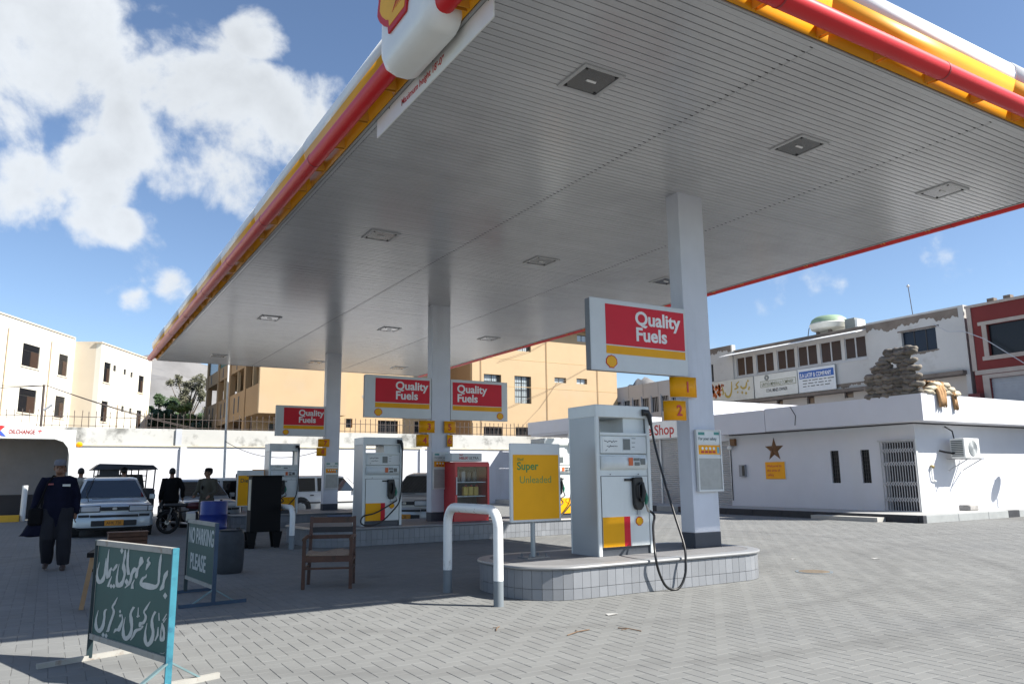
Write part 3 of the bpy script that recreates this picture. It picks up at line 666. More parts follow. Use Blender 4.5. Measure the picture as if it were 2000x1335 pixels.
LB = 'grey sandbag in the stacked wall on the shop roof corner'
bw = .29
for r_ in range(11):
    z = 3.585+r_*.122; a = 13.0+(.10 if r_ > 6 else 0); b = 14.66-r_*.045 if r_ < 8 else 14.1-(r_-8)*.2
    y = a+(.22 if r_ % 2 else 0)
    while y < b:
        hole = 7 <= r_ <= 8 and 13.45 < y < 13.83
        if not hole: bag(21.83+random.uniform(-.03, .03), y+.15+random.uniform(-.03, .03), z+random.uniform(-.012, .012), R(90)+random.uniform(-.1, .1), LB)
        y += bw
for y in (13.25, 13.6, 13.9): bag(21.85, y, 4.90+.02*(13.6-y), R(80), 'dark sandbag bridging the loophole of the roof post', tilt=.2)
for r_ in range(3):
    for k in range(4-r_): bag(22.2+k*.46+r_*.2, 13.05, 3.60+r_*.12, random.uniform(-.1, .1), 'pale sandbag on the sunlit side of the roof corner', True)
M_cloth = mat('hessian_cloth', (.36, .21, .10), .95, .35, 4.0, stain=(.16, .10, .06), stain_amt=.7, stain_scale=5.0)
def rag(pts, w, lab):
    b = MB(); K = 9; n = len(pts)
    for i, p in enumerate(pts):
        ww = w*(1-.3*i/n)
        for k in range(K):
            u = k/(K-1)-.5; b.v.append((p[0]+u*ww, p[1]+.045*math.sin(k*2.1+i*.7)-.02*abs(u), p[2]+.03*math.sin(k*1.7+i)))
    b.f = [(i*K+k, i*K+k+1, (i+1)*K+k+1, (i+1)*K+k) for i in range(n-1) for k in range(K-1)]; b.mi = [0]*len(b.f)
    o = b.build('hessian_cloth', M_cloth, smooth=True); m_ = o.modifiers.new('t', 'SOLIDIFY'); m_.thickness = .02; tag(o, lab, 'cloth')
rag([(22.62, 13.12, 4.02), (22.60, 12.95, 3.92), (22.60, 12.88, 3.7), (22.62, 12.86, 3.45), (22.60, 12.87, 3.26)], .42, 'brown sacking hanging over the sunlit parapet')
rag([(23.25, 13.08, 3.78), (23.3, 12.93, 3.68), (23.32, 12.9, 3.5), (23.36, 12.9, 3.2)], .13, 'narrow dark rag hanging over the parapet')
rag([(22.3, 13.35, 3.86), (22.6, 13.1, 4.03), (22.95, 13.0, 3.9)], .75, 'crumpled orange sacking lying over the pale sandbags')

# ---------------------------------------------------------------- boundary wall, railing, oil change bay
M_bw = mat('wall_white', (.56, .57, .61), .9, .05, .6, stain=(.44, .44, .45), stain_amt=.5, stain_scale=.8, streak=True); M_bw2 = mat('wall_white_mouldy', (.44, .44, .42), .9, .12, .7, stain=(.12, .12, .11), stain_amt=.8, stain_scale=1.1, stain_thr=.52)
WY = 36.0
bwall = thing('boundary_wall', (11, WY, 0), 'tall white boundary wall with mouldy top band behind the cars', 'wall')
box('lower_wall', M_bw, bwall, -12, 34, WY, WY+.3, -.05, 2.80); box('upper_wall', M_bw2, bwall, -12, 34, WY+.06, WY+.28, 2.80, 3.56); box('ledge', mat('ledge_cream', (.50, .46, .36), .9, .2), bwall, -12, 34, WY-.05, WY+.059, 2.80, 2.85)
for x in (4.95, 16.2, 27): box('pilaster', M_bw, bwall, x-.12, x+.12, WY-.10, WY-.0005, -.05, 2.795)
box('pilaster', mat('pilaster_grey', (.42, .44, .48), .9), bwall, 4.62, 4.86, WY-.02, WY+.0595, 2.851, 3.565)
rail = thing('spiked_railing', (11, WY+.15, 3.56), 'dark spiked iron railing along the top of the boundary wall', 'railing'); M_iron = mat('iron_brown', (.06, .045, .04), .7)
sp = MB().box(-.012, .012, -.012, .012, 0, .62); sp.add([(-.02,-.02,.62),(.02,-.02,.62),(.02,.02,.62),(-.02,.02,.62),(0,0,.72)], [(0,1,4),(1,2,4),(2,3,4),(3,0,4),(3,2,1,0)]); meSp = sp.mesh('spike', M_iron)
x = -6.0
while x < 26:
    o = bpy.data.objects.new('spike', meSp); COL.objects.link(o); o.parent = rail; o.location = (x-11, random.uniform(-.01, .01), random.uniform(-.05, .03)); o.rotation_euler = (random.uniform(-.03, .03), random.uniform(-.04, .04), 0); x += .26
box('bar', M_iron, rail, -6, 26, WY+.135, WY+.165, 3.98, 4.005); box('bar', M_iron, rail, -6, 26, WY+.135, WY+.165, 3.62, 3.64)
bay = thing('oil_change_bay', (-2, 33.6, 0), 'white oil change bay with a rounded opening at the left edge', 'bay')
M_bay = mat('bay_white', (.74, .76, .75), .45, .06, 1.0); BY = 33.15
outer = [(-6, 0)]+[(-6, 3.95), (-3.0, 3.92), (-1.6, 3.68), (-.6, 3.42), (.25, 3.16), (.62, 3.0), (.80, 2.78), (.86, 2.4), (.94, 0)]
inner = [(.70, 0), (.62, 2.35), (.56, 2.62), (.40, 2.83), (.12, 2.93), (-5.6, 2.96), (-5.7, 0)]
MB().prism(outer+inner, BY, BY+.5, 'y').build('portal', M_bay, bay)
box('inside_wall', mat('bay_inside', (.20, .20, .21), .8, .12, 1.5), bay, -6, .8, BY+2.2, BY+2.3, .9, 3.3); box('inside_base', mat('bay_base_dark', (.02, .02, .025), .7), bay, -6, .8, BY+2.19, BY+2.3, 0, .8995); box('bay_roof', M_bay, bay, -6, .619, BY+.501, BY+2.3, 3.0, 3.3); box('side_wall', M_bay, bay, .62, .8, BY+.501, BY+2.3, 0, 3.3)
box('ramp', mat('ramp_yellow', (.75, .42, .03), .6, .1), bay, -6, -.75, BY-.6, BY-.1, 0, .22); MB().tube([(-.66, BY-.2, 0), (-.66, BY-.2, 1.25)], .09, 12).build('bollard', M_bay, bay)
MB().lathe([(.02, -.11), (.1, -.06), (.12, .02), (.06, .1)], 10, Matrix.Translation((.93, BY+.2, 2.74))).build('corner_lamp', M_plate, bay)
text('lettering', 'OILCHANGE', .205, FACE_Y(-1.34, BY-.003, 3.10), mat('oil_red', (.28, .008, .008), .6), bay, bold=.032, sx=.70); text('lettering', '+', .3, FACE_Y(-.46, BY-.003, 3.10), M_tr, bay, bold=.01)
MB().prism([(-1.98, 3.42), (-1.80, 3.42), (-1.45, 3.03), (-1.65, 3.03)], BY-.006, BY-.0005, 'y').prism([(-1.60, 3.40), (-1.45, 3.36), (-1.72, 3.06), (-1.95, 3.03)], BY-.0105, BY-.0063, 'y').build('cross_logo', M_tr, bay)
MB().prism([(-1.65, 3.18), (-1.58, 3.2), (-1.40, 3.0), (-1.55, 3.02)], BY-.0145, BY-.0108, 'y').build('logo_blue', mat('logo_blue', (.05, .1, .5), .5), bay)
pl = thing('lamp_pole', (5.56, 30, 0), 'slender white pole beyond the canopy edge', 'pole'); MB().tube([(5.60, 30, 0), (5.555, 30, 3.2)], .045, 10).build('lower_pole', M_bay, pl); MB().tube([(5.555, 30, 3.2), (5.52, 30, 6.2)], .032, 10).build('upper_pole', M_bay, pl)
cab = []
for k in range(17): u = k/16; cab.append((5.55+u*(7.6-5.55), 30-u*5.2, 2.78-u*.50-1.6*u*(1-u)))
tag(MB().tube(cab, .012, 5).build('sagging_cable', mat('cable_grey', (.2, .2, .2), .8)), 'thin cable sagging from the white pole towards the far column', 'cable')

# ---------------------------------------------------------------- yellow building behind the wall
M_yl = mat('plaster_yellow', (.46, .335, .20), .9, .06, .5, stain=(.42, .33, .24), stain_amt=.3, stain_scale=.35); M_yd = mat('plaster_ochre_and_shaded', (.33, .21, .11), .9, .08, .5); M_grn = mat('green_panel', (.05, .12, .09), .7)
M_wf = mat('window_frame_dark', (.03, .03, .03), .6); M_lite = glass('window_light', (.35, .40, .42), .1); M_cur = mat('curtain', (.55, .58, .58), .7, .2, 9.0)
yb = thing('apartment_building', (20, 48, 0), 'yellow plastered building with balconies seen under the canopy', 'building')
FY = 44.0; TOP = 11.6
WR = [(24.23, 25.56, 6.25, 8.10), (26.6, 27.93, 6.25, 8.11), (29.87, 30.86, 7.82, 8.19), (31.76, 32.69, 7.83, 8.22), (26.84, 27.95, 9.83, 10.9), (31.9, 32.9, 10.9, 11.4), (24.2, 25.6, 3.6, 4.63), (26.64, 27.8, 3.6, 4.65)]
wall_y('front_wall', FY, .3, 23.36, 35.4, 0, TOP, WR, M_yl, yb)
WL = [(16.9, 18.2, 3.7, 4.9), (19.3, 20.4, 3.7, 4.9), (14.9, 15.3, 4.4, 4.95)]
FY2 = 47.4
wall_y('recessed_wall', FY2, .3, 10.3, 23.66, 0, TOP, [(a*47.4/44, b*47.4/44, z0*1.04, z1*1.04) for a, b, z0, z1 in WL], M_yl, yb)
box('return_wall', M_yd, yb, 23.36, 23.65, FY+.3005, FY2-.0005, 0, TOP); box('eave', M_yd, yb, 23.2, 35.6, FY-.7, FY+.3, TOP, TOP+.3); box('eave', M_yd, yb, 10.0, 23.19, FY2-.3, FY2+.3, TOP, TOP+.3)  # return wall: the shade on this side is put into its browner plaster
for a, b, z0, z1 in WR+[(a*47.4/44, b*47.4/44, z0*1.04, z1*1.04) for a, b, z0, z1 in WL]:
    yy = FY if (a, b, z0, z1) in WR else FY2
    w = box('window', M_wf, yb, a, b, yy+.22, yy+.26, z0, z1); nx_ = 2; nz_ = max(1, round((z1-z0)/.45))
    for i in range(nx_):
        for j in range(nz_):
            pw = (b-a)/nx_; ph = (z1-z0)/nz_
            if i == nx_-1 and a > 23 and nz_ > 1: x1 = a+(i+1)*pw-.28
            else: x1 = a+(i+1)*pw-.03
            box('pane', M_lite if a > 23 and z0 > 5 else M_win, w, a+i*pw+.03, x1, yy+.195, yy+.219, z0+j*ph+.03, z0+(j+1)*ph-.03)
    if z1-z0 > .7:
        b_ = MB(); k = 0
        xx = a+.08
        while xx < b-.03: b_.box(xx, xx+.018, yy+.10, yy+.118, z0, z1); xx += .14
        b_.build('grille', M_wf, w)
for z in (7.35, 9.2): box('string_line', mat('plaster_line', (.55, .38, .20), .9), yb, 23.37, 35.39, FY-.012, FY-.0003, z, z+.03)
for x in (29.2, 33.6, 24.0): MB().tube([(x, FY-.05, 3), (x, FY-.05, TOP)], .02, 6).build('drain_pipe', M_yd, yb)
r7 = random.Random(12)
for cx, cz, sz in ((13.2, 6.9, .5), (14.2, 7.3, .75), (15.1, 7.0, .4), (17.4, 6.6, .35), (18.8, 6.4, .3), (20.3, 6.9, .25)):   # fallen plaster
    pts = []
    for k in range(22): a = 2*math.pi*k/22; q = sz*(.55+.6*r7.random()); pts.append((cx+1.3*q*math.cos(a), cz+.5*q*math.sin(a)))
    MB().prism(pts, FY2-.012, FY2-.0005, 'y').build('bare_patch', mat('bare_render', (.30, .29, .27), .95, .2, 2.0), yb)
for a, b in (((25.3, 9.0), (30.6, 11.4)), ((24.2, 5.2), (33.8, 9.6)), ((27, 4.6), (30.2, 8.0))): MB().tube([(a[0], FY-.1, a[1]), ((a[0]+b[0])/2, FY-.12, (a[1]+b[1])/2-.25), (b[0], FY-.1, b[1])], .012, 4).build('cable', mat('cable_tan', (.22, .17, .12), .9), yb)
# balcony block on the left: bands and dark galleries seen end on
LX = 9.83
box('balcony_end', M_yl, yb, LX, 14.9, FY, FY+.3, 5.05, TOP)
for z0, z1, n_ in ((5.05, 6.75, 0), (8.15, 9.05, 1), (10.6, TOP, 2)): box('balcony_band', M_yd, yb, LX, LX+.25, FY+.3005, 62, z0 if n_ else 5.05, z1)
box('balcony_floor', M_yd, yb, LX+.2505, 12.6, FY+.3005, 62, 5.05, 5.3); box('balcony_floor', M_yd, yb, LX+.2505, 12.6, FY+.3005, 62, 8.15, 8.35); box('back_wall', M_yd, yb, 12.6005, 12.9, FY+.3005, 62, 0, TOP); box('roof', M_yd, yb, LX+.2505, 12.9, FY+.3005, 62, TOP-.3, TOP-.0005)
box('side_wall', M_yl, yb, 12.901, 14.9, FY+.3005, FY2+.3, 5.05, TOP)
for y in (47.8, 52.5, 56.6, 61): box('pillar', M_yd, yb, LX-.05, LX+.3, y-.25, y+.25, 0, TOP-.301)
for y in (49.5, 50.8, 54.0, 55.2, 58.3, 59.6): box('slot', M_wf, yb, LX-.02, LX-.0005, y-.12, y+.12, 5.5, 6.5)
for y in (46.0, 50.5, 55.0, 59.5): box('slot', M_wf, yb, LX-.02, LX-.0005, y-.1, y+.1, 8.3, 8.95)
for y in (45.9, 50.2, 54.6): box('balcony_post', M_yl, yb, LX+.02, LX+.2, y-.07, y+.07, 6.75, 8.15)
box('screen_dark', M_win, yb, LX+.03, LX+.05, 57, 61, 9.05, 10.6); box('screen_green', M_grn, yb, LX+.03, LX+.05, 53, 57, 9.05, 10.6)
for x in (11.2, 12.2, 13.4): box('ground_window', M_win, yb, x, x+.5, FY2-.05, FY2-.001, 3.6, 4.7)

# ---------------------------------------------------------------- cream building on the left
M_cr = mat('plaster_cream', (.68, .655, .575), .9, .05, .5, stain=(.58, .54, .44), stain_amt=.4, stain_scale=.6, stain_thr=.6); M_cr2 = mat('plaster_buff', (.60, .52, .41), .9, .06, .5)
ang = R(61.0); cdir = Vector((math.cos(ang), math.sin(ang))); cn = Vector((-cdir.y, cdir.x))
crm = thing('cream_building', (5.31, 55.1, 0), 'cream two storey building with dark windows at the left', 'building', rz=ang); crm['_o'] = (0, 0, 0)
# local x runs along the facade (negative towards the camera), local y into the building
HC = 9.15
WB = [(-6.2, -5.43, 7.03, 8.19), (-1.71, -.98, 6.92, 8.0), (-6.17, -5.41, 4.76, 5.94), (-1.66, -.97, 4.6, 5.79), (-5.12, -4.75, 7.8, 8.15), (-3.8, -3.46, 7.77, 8.1), (-2.89, -2.56, 7.72, 8.04), (-3.74, -3.4, 5.5, 5.87), (-2.69, -2.36, 5.48, 5.83)]
WA = [(-11.55, -10.03, 7.22, 8.38), (-8.2, -7.27, 7.18, 8.36), (-11.5, -9.98, 4.87, 6.09), (-8.19, -7.23, 4.85, 6.03), (-16.6, -15.2, 7.22, 8.38), (-16.6, -15.2, 4.87, 6.09)]
wall_y('front_wall', 0, .3, -6.66, 0, 0, 9.2, WB, M_cr, crm); wall_y('front_wall', 1.5, .3, -22, -6.661, 0, 9.45, WA, M_cr, crm)
box('return_wall', M_cr2, crm, -6.66, -6.36, .3005, 1.8, 0, 9.3); box('end_wall', M_cr, crm, -.3, 0, .3005, 9, 0, 9.2); box('back_block', M_cr2, crm, -22, -.31, 2.6, 9, 0, 9.0)
box('coping', M_cr2, crm, -6.75, .06, -.05, .35, 9.2, 9.27); box('coping', M_cr2, crm, -22, -6.76, 1.45, 1.85, 9.45, 9.52)
for L_, y in ((WB, 0), (WA, 1.5)):
    for a, b, z0, z1 in L_:
        w = box('window', M_wf, crm, a, b, y+.05, y+.09, z0, z1); h = z1-z0
        if h > .6:
            box('pane', M_win, w, a+.04, (a+b)/2-.02, y+.03, y+.0495, z0+.04, z1-h*.3); box('pane', glass('window_brown', (.05, .032, .025), .25, .2, .0), w, (a+b)/2+.02, b-.04, y+.03, y+.0495, z0+.04, z1-h*.3); box('pane', M_win, w, a+.04, b-.04, y+.03, y+.0495, z1-h*.26, z1-.04)
            box('sill', M_cr2, w, a-.08, b+.08, y-.04, y+.028, z0-.07, z0-.0005)
for x, y in ((-12.9, 1.5), (-9.1, 1.5), (-4.3, 0), (-.35, 0)): MB().tube([(x, y-.06, 2), (x, y-.06, 8.9 if y else 5.9)], .03, 6).build('drain_pipe', mat('pipe_orange', (.55, .42, .28), .8), crm)
pp = thing('utility_pole', (-.2, 39.5, 0), 'thin dark utility pole with a small lamp before the cream building', 'pole')
PX_ = -.40
MB().tube([(PX_+.03, 38.5, 0), (PX_-.045, 38.5, 5.50)], .05, 8).build('pole', M_iron, pp); MB().tube([(PX_+.03, 38.5, 4.4), (PX_+.33, 38.4, 4.65)], .05, 6).build('lamp', mat('lamp_grey', (.4, .42, .45), .5), pp)
for k, (e, s_) in enumerate((((-9, 38.2, 5.4), .25), ((-9, 38.6, 5.1), .35), ((6.0, 40.5, 3.9), .25), ((6.4, 41, 3.8), .3))):
    P = [(PX_+.05+(e[0]-PX_)*u, 38.5+(e[1]-38.5)*u, 5.47+(e[2]-5.47)*u-s_*4*u*(1-u)*.5) for u in [i/12 for i in range(13)]]
    MB().tube(P, .018, 5).build('cable', M_iron, pp)

# ---------------------------------------------------------------- buildings on the right
M_gw = mat('plaster_grey', (.47, .465, .445), .9, .08, .6, stain=(.27, .24, .205), stain_amt=.6, stain_scale=.55, stain_thr=.60); M_old = mat('plaster_flaked', (.175, .145, .12), .95, .3, 1.5)
RX = 36.0
gb = thing('company_building', (40, 27, 0), 'weathered grey white building with company signs behind the shop', 'building')
YR = [(24.15, 25.42), (25.62, 26.95), (27.15, 28.45), (28.65, 29.9), (30.15, 31.45), (31.7, 33.0)]
WG = [(a, b, 7.28, 8.45) for a, b in YR]
wall_x('upper_wall', RX, .3, 24.0, 33.2, 5.75, 8.95, WG, M_gw, gb)
wall_x('corner_block', RX-.12, .3, 19.2, 23.999, 5.95, 9.0, [(20.38, 22.12, 7.13, 8.2)], M_gw, gb)
wall_x('left_block', RX-.1, .3, 33.2005, 35.6, 5.6, 9.3, [(34.85, 35.1, 7.2, 8.3)], M_gw, gb)
wall_x('lower_wall', RX+.25, .3, 19.3, 35.5, 0, 5.9, [(25.3, 25.85, 5.30, 5.85), (27.75, 28.25, 5.2, 5.72), (29.9, 30.35, 5.2, 5.72), (31.6, 32.0, 5.2, 5.7)], mat('plaster_beige', (.50, .46, .41), .9, .08, .7), gb)
for a, b, z0, z1 in ((25.3, 25.85, 5.30, 5.85), (27.75, 28.25, 5.2, 5.72), (29.9, 30.35, 5.2, 5.72), (31.6, 32.0, 5.2, 5.7)): box('vent', glass('vent_dark', (.05, .03, .025), .3), gb, RX+.4, RX+.43, a, b, z0, z1)
box('end_wall', M_gw, gb, RX-.12, 46, 19.0, 19.1995, 0, 9.0); box('rear_block', M_gw, gb, RX+.6, 46, 19.2, 35.5, 0, 8.7)
box('floor_slab', M_old, gb, RX-.45, RX+.24, 19.15, 23.999, 5.76, 5.945); box('floor_slab', M_old, gb, RX-.3, RX+.24, 24.0, 35.5, 5.58, 5.745)
# flaked plaster bands: uneven low relief
def flake(x, y0, y1, zb, amp, seed, top=None):
    r = random.Random(seed); n = 110; lo = []; ph = [r.uniform(0, 6) for _ in range(5)]
    for i in range(n+1):
        u = i/n; w = .5+.28*math.sin(u*9+ph[0])+.2*math.sin(u*23+ph[1])+.13*math.sin(u*57+ph[2])+.1*math.sin(u*131+ph[3]); lo.append((y0+(y1-y0)*u, zb-amp*min(1, max(.02, w))))
    hi_ = [(y1, (top or zb+.12)), (y0, (top or zb+.12))]
    MB().prism(lo+hi_, x-.014, x-.001, 'x').build('bare_patch', M_old, gb)
flake(RX-.12, 19.25, 23.98, 8.72, .36, 3, 8.9); flake(RX-.1, 33.3, 35.5, 9.1, .25, 4, 9.29); flake(RX-.12, 20.3, 22.2, 7.08, .10, 5, 7.125); flake(RX, 24.05, 33.1, 8.70, .05, 6, 8.94); flake(RX-.12, 20.2, 22.3, 8.22, .04, 8, 8.28); flake(RX, 24.05, 27.0, 6.0, .22, 9, 6.05)
for a, b, z0, z1 in WG:
    m = (a+b)/2; w = MB()
    for q in ((a, b, z0, z0+.06), (a, b, z1-.05, z1), (a, a+.05, z0+.0605, z1-.0505), (b-.05, b, z0+.0605, z1-.0505), (m-.04, m+.04, z0+.0605, z1-.0505)): w.box(RX+.05, RX+.11, q[0], q[1], q[2], q[3])
    f_ = w.build('window', mat('frame_alu', (.42, .43, .44), .5), gb)
    box('pane', glass('window_brown', (.05, .032, .025), .25, .2, .0), f_, RX+.07, RX+.085, a+.05, m-.04, z0+.06, z1-.05); box('pane', glass('window_brown', (.05, .032, .025), .25, .2, .0), f_, RX+.07, RX+.085, m+.04, b-.05, z0+.06, z1-.05)
cw = box('window', glass('window_navy', (.016, .022, .036), .2, .25, .0), gb, RX+.05, RX+.08, 20.38, 22.12, 7.13, 8.2)
for y in (20.95, 21.55): box('mullion', M_wf, cw, RX+.03, RX+.0495, y-.02, y+.02, 7.13, 8.2)
box('slit_window', M_wf, gb, RX+.02, RX+.06, 34.85, 35.1, 7.2, 8.3)
MB().add([(RX+.0,24.02,8.76),(RX,33.5,8.76),(RX-.95,33.5,8.52),(RX-.95,24.02,8.52),(RX,24.02,8.72),(RX,33.5,8.72),(RX-.95,33.5,8.48),(RX-.95,24.02,8.48)], [(0,1,2,3),(7,6,5,4),(0,4,5,1),(1,5,6,2),(2,6,7,3),(3,7,4,0)]).build('sun_shade', mat('shade_white', (.8, .8, .78), .8), gb)
box('frame_band', mat('frame_alu', (.42, .43, .44), .5), gb, RX-.03, RX-.001, 24.05, 33.15, 7.16, 7.275)
sgn = [('sign_panel', 31.6, 35.3, mat('sign_old', (.55, .54, .48), .8, .1, 2.0), 'faded white sign with orange flower and Urdu script'), ('sign_panel', 28.45, 31.55, mat('sign_offwhite', (.62, .62, .57), .7, .06), 'off white minerals company sign'), ('sign_panel', 26.0, 28.4, mat('sign_paleblue', (.64, .66, .66), .6, .05), 'white sign with a blue S A Latif and Company strip')]
ST = []
for k, (nm, a, b, m, lab) in enumerate(sgn):
    t = thing('company_sign', (RX-.1, (a+b)/2, 5.9), lab, 'sign', 'company signs on the grey building'); box('panel', m, t, RX-.07-.03*(k == 0)-.1, RX-.051-.1, a, b, 5.80, 7.12); ST.append(t)
    for y in (a+.2, b-.2): box('strut', M_bars, t, RX-.15, RX-.002 if k else RX-.102, y-.03, y+.03, 6.4, 6.44)
xs = RX-.172
box('blue_strip', mat('strip_blue', (.02, .10, .35), .5), ST[2], xs-.006, xs-.0005, 26.08, 28.3, 6.32+.25, 6.75+.22)
text('lettering', 'S.A LATIF & COMPANY', .33, FACE_X(xs-.007, 28.25, 6.63), M_tw, ST[2], bold=.014, sx=.60)
b = MB()
for r_ in range(3):
    y = 28.1
    while y > 26.3: l = random.uniform(.12, .4); b.box(xs-.004, xs-.0005, y-l, y, 6.42-r_*.16, 6.47-r_*.16); y -= l+.08
b.build('small_print', M_lcd, ST[2])
text('lettering', 'UNITED MINERALS COMPANY', .30, FACE_X(xs-.004, 31.0, 6.45), mat('lettering_olive', (.22, .22, .12), .6), ST[1], bold=.008, sx=.56); text('lettering', 'COAL MINES OWNER', .26, FACE_X(xs-.004, 30.7, 6.08), M_seam, ST[1], bold=.01, sx=.6)
fr_ = MB()
for q in ((28.55, 31.1, 6.38, 6.41), (28.55, 31.1, 6.72, 6.75), (28.55, 28.58, 6.4105, 6.7195), (31.07, 31.1, 6.4105, 6.7195)): fr_.box(xs-.005, xs-.0008, *q)
fr_.build('text_frame', mat('lettering_olive', (.22, .22, .12), .6), ST[1])
b = MB()
for k in range(4): b.tube([(xs-.01, 30.6+.16*math.cos(i*math.pi/5)*(1-k*.2), 6.93+.16*math.sin(i*math.pi/5)*(1-k*.2)) for i in range(11)], .008, 4)
b.build('crest', M_lcd, ST[1])
Mx0 = FACE_X(RX-.202, 35.3, 5.8)
r = random.Random(5); fl = []
for k in range(26): fl.append([(r.uniform(.15, 1.0), r.uniform(.35, 1.1), r.uniform(.16, .34))])
for k in range(5): fl.append([(1.25+r.uniform(-.1, .1), r.uniform(.6, 1.1), .14)])
strokes('flower_art', fl, Mx0, mat('art_orange', (.45, .10, .015), .8, .3), ST[0], .002)
strokes('script', [[(1.2,.95,0.085),(1.28,.6,0.119),(1.2,.45,0.085)], [(2.0,1.2,0.068),(1.95,.6,0.119),(1.75,.3,0.153),(1.5,.35,0.136),(1.4,.6,0.085)], [(2.6,1.15,0.068),(2.35,.95,0.102),(2.5,.8,0.102),(2.2,.7,0.085)], [(3.2,1.05,0.085),(3.1,.75,0.136),(2.85,.7,0.119),(2.7,.85,0.102)], [(3.4,.75,0.102),(3.3,.55,0.119)], [(2.8,.45,0.170)], [(3.1,.38,0.170)], [(3.3,1.1,0.153)], [(2.45,.5,0.136)]], Mx0, mat('art_gold', (.42, .30, .06), .8, .2), ST[0], .003)
# roof things
tk = thing('water_tank', (37.2, 27.1, 8.7), 'green and white round water tank on the company building roof', 'water tank')
MB().lathe([(.5, 9.1), (.95, 9.28), (1.05, 9.55), (.98, 9.62)], 20, c=(36.9, 26.9)).build('lower_tank', mat('tank_white', (.66, .66, .60), .6, .1), tk, auto=40); MB().lathe([(1.0, 9.621), (.92, 9.82), (.7, 9.98), (.2, 10.05)], 20, c=(36.9, 26.9)).build('upper_tank', mat('tank_green', (.25, .36, .24), .6, .15, 2.0), tk, auto=40)
for a in range(4): MB().bar((36.9+.6*math.cos(a*1.57+.7), 26.9+.6*math.sin(a*1.57+.7), 8.69), (36.9+.6*math.cos(a*1.57+.7), 26.9+.6*math.sin(a*1.57+.7), 9.18), .16).build('foot', M_old, tk)
MB().tube([(36.6, 28.2, 8.7), (36.6, 28.0, 9.5), (36.7, 27.7, 9.55)], .025, 6).build('ladder_pipe', M_iron, tk)
bt = thing('roof_cabin', (37, 25, 8.7), 'small grey and white block beside the water tank', 'block'); MB().box(36.6, 37.4, 25.1, 25.7, 8.69, 9.6).build('block', mat('tank_grey', (.22, .24, .23), .7), bt); box('white_side', M_wp, bt, 36.62, 37.3, 24.95, 25.099, 8.69, 9.5)
an = thing('roof_antenna', (36.2, 21.6, 9.0), 'thin antenna with a small head on the grey roof', 'antenna'); MB().tube([(36.2, 21.6, 8.9), (36.2, 21.7, 10.5)], .02, 6).build('mast', M_iron, an); MB().lathe([(.02, -.07), (.09, 0), (.02, .09)], 8, Matrix.Translation((36.2, 21.7, 10.52))).build('head', M_bars, an)
# red building
M_rb = mat('plaster_red', (.155, .022, .02), .85, .12, .6); M_stone = mat('trim_stone', (.36, .31, .27), .85, .1)
rb = thing('red_building', (40, 14, 0), 'dark red building with pale stone trim at the right edge', 'building')
RX2 = RX-.25
wall_x('front_wall', RX2, .3, 4, 18.75, 0, 8.75, [(12.6, 17.98, 6.45, 7.85), (12.6, 18.1, .3, 5.45)], M_rb, rb)
box('side_wall', M_rb, rb, RX2+.3005, 46, 18.45, 18.75, 0, 8.7); box('coping', M_stone, rb, RX2-.06, RX2+.36, 4, 18.85, 8.75, 8.87); box('corner_trim', M_stone, rb, RX2-.04, RX2-.001, 18.6, 18.8, 5.85, 8.749)
for q in ((12.3, 18.35, 7.86, 8.02), (12.3, 18.3, 6.26, 6.44), (18.0, 18.2, 6.4405, 7.8595), (12.3, 18.7, 5.65, 5.845)): box('window_trim', M_stone, rb, RX2-.05, RX2-.001, *q)
for q in ((18.12, 18.4, .2, 5.449), (12.3, 18.4, 5.4505, 5.62)): box('window_trim', M_stone, rb, RX2-.05, RX2-.001, *q)
box('window', M_win, rb, RX2+.15, RX2+.18, 12.6, 17.98, 6.45, 7.85); sh = box('roller_shutter', mat('shutter_blue', (.30, .32, .34), .6, .1), rb, RX2+.12, RX2+.15, 12.6, 18.1, .3, 5.45)
for k in range(40): box('slat', MATS['shutter_blue'], sh, RX2+.1, RX2+.1195, 12.6, 18.1, .32+k*.127, .42+k*.127)
for y in (17.6, 16.9): box('roof_block', M_old, rb, RX2+.1, RX2+.4, y, y+.3, 8.871, 9.05)
MB().tube([(RX2+.4, 16.0, 8.7), (RX2+.4, 16.1, 10.6)], .015, 5).build('mast', M_iron, rb)
tag(MB().tube([(RX-.4, 20.3, 8.3), (RX-.5, 19.6, 7.8), (RX-.5, 18.9, 7.7), (RX2-.3, 18, 7.2), (RX2-.3, 16.5, 5.9)], .02, 5).build('facade_cable', M_bars), 'grey cable hanging across the grey and red facades', 'cable')
rk = thing('red_crates', (36, 18.9, 4), 'dark red stacked boxes beside the red building', 'boxes'); MB().box(RX2-.5, RX2-.05, 18.2, 19.0, 3.4, 4.35).build('crate', mat('crate_red', (.12, .03, .03), .8, .3, 4.0), rk); MB().box(RX2-.45, RX2-.1, 18.4, 18.9, 4.351, 4.8).build('crate', MATS['crate_red'], rk)
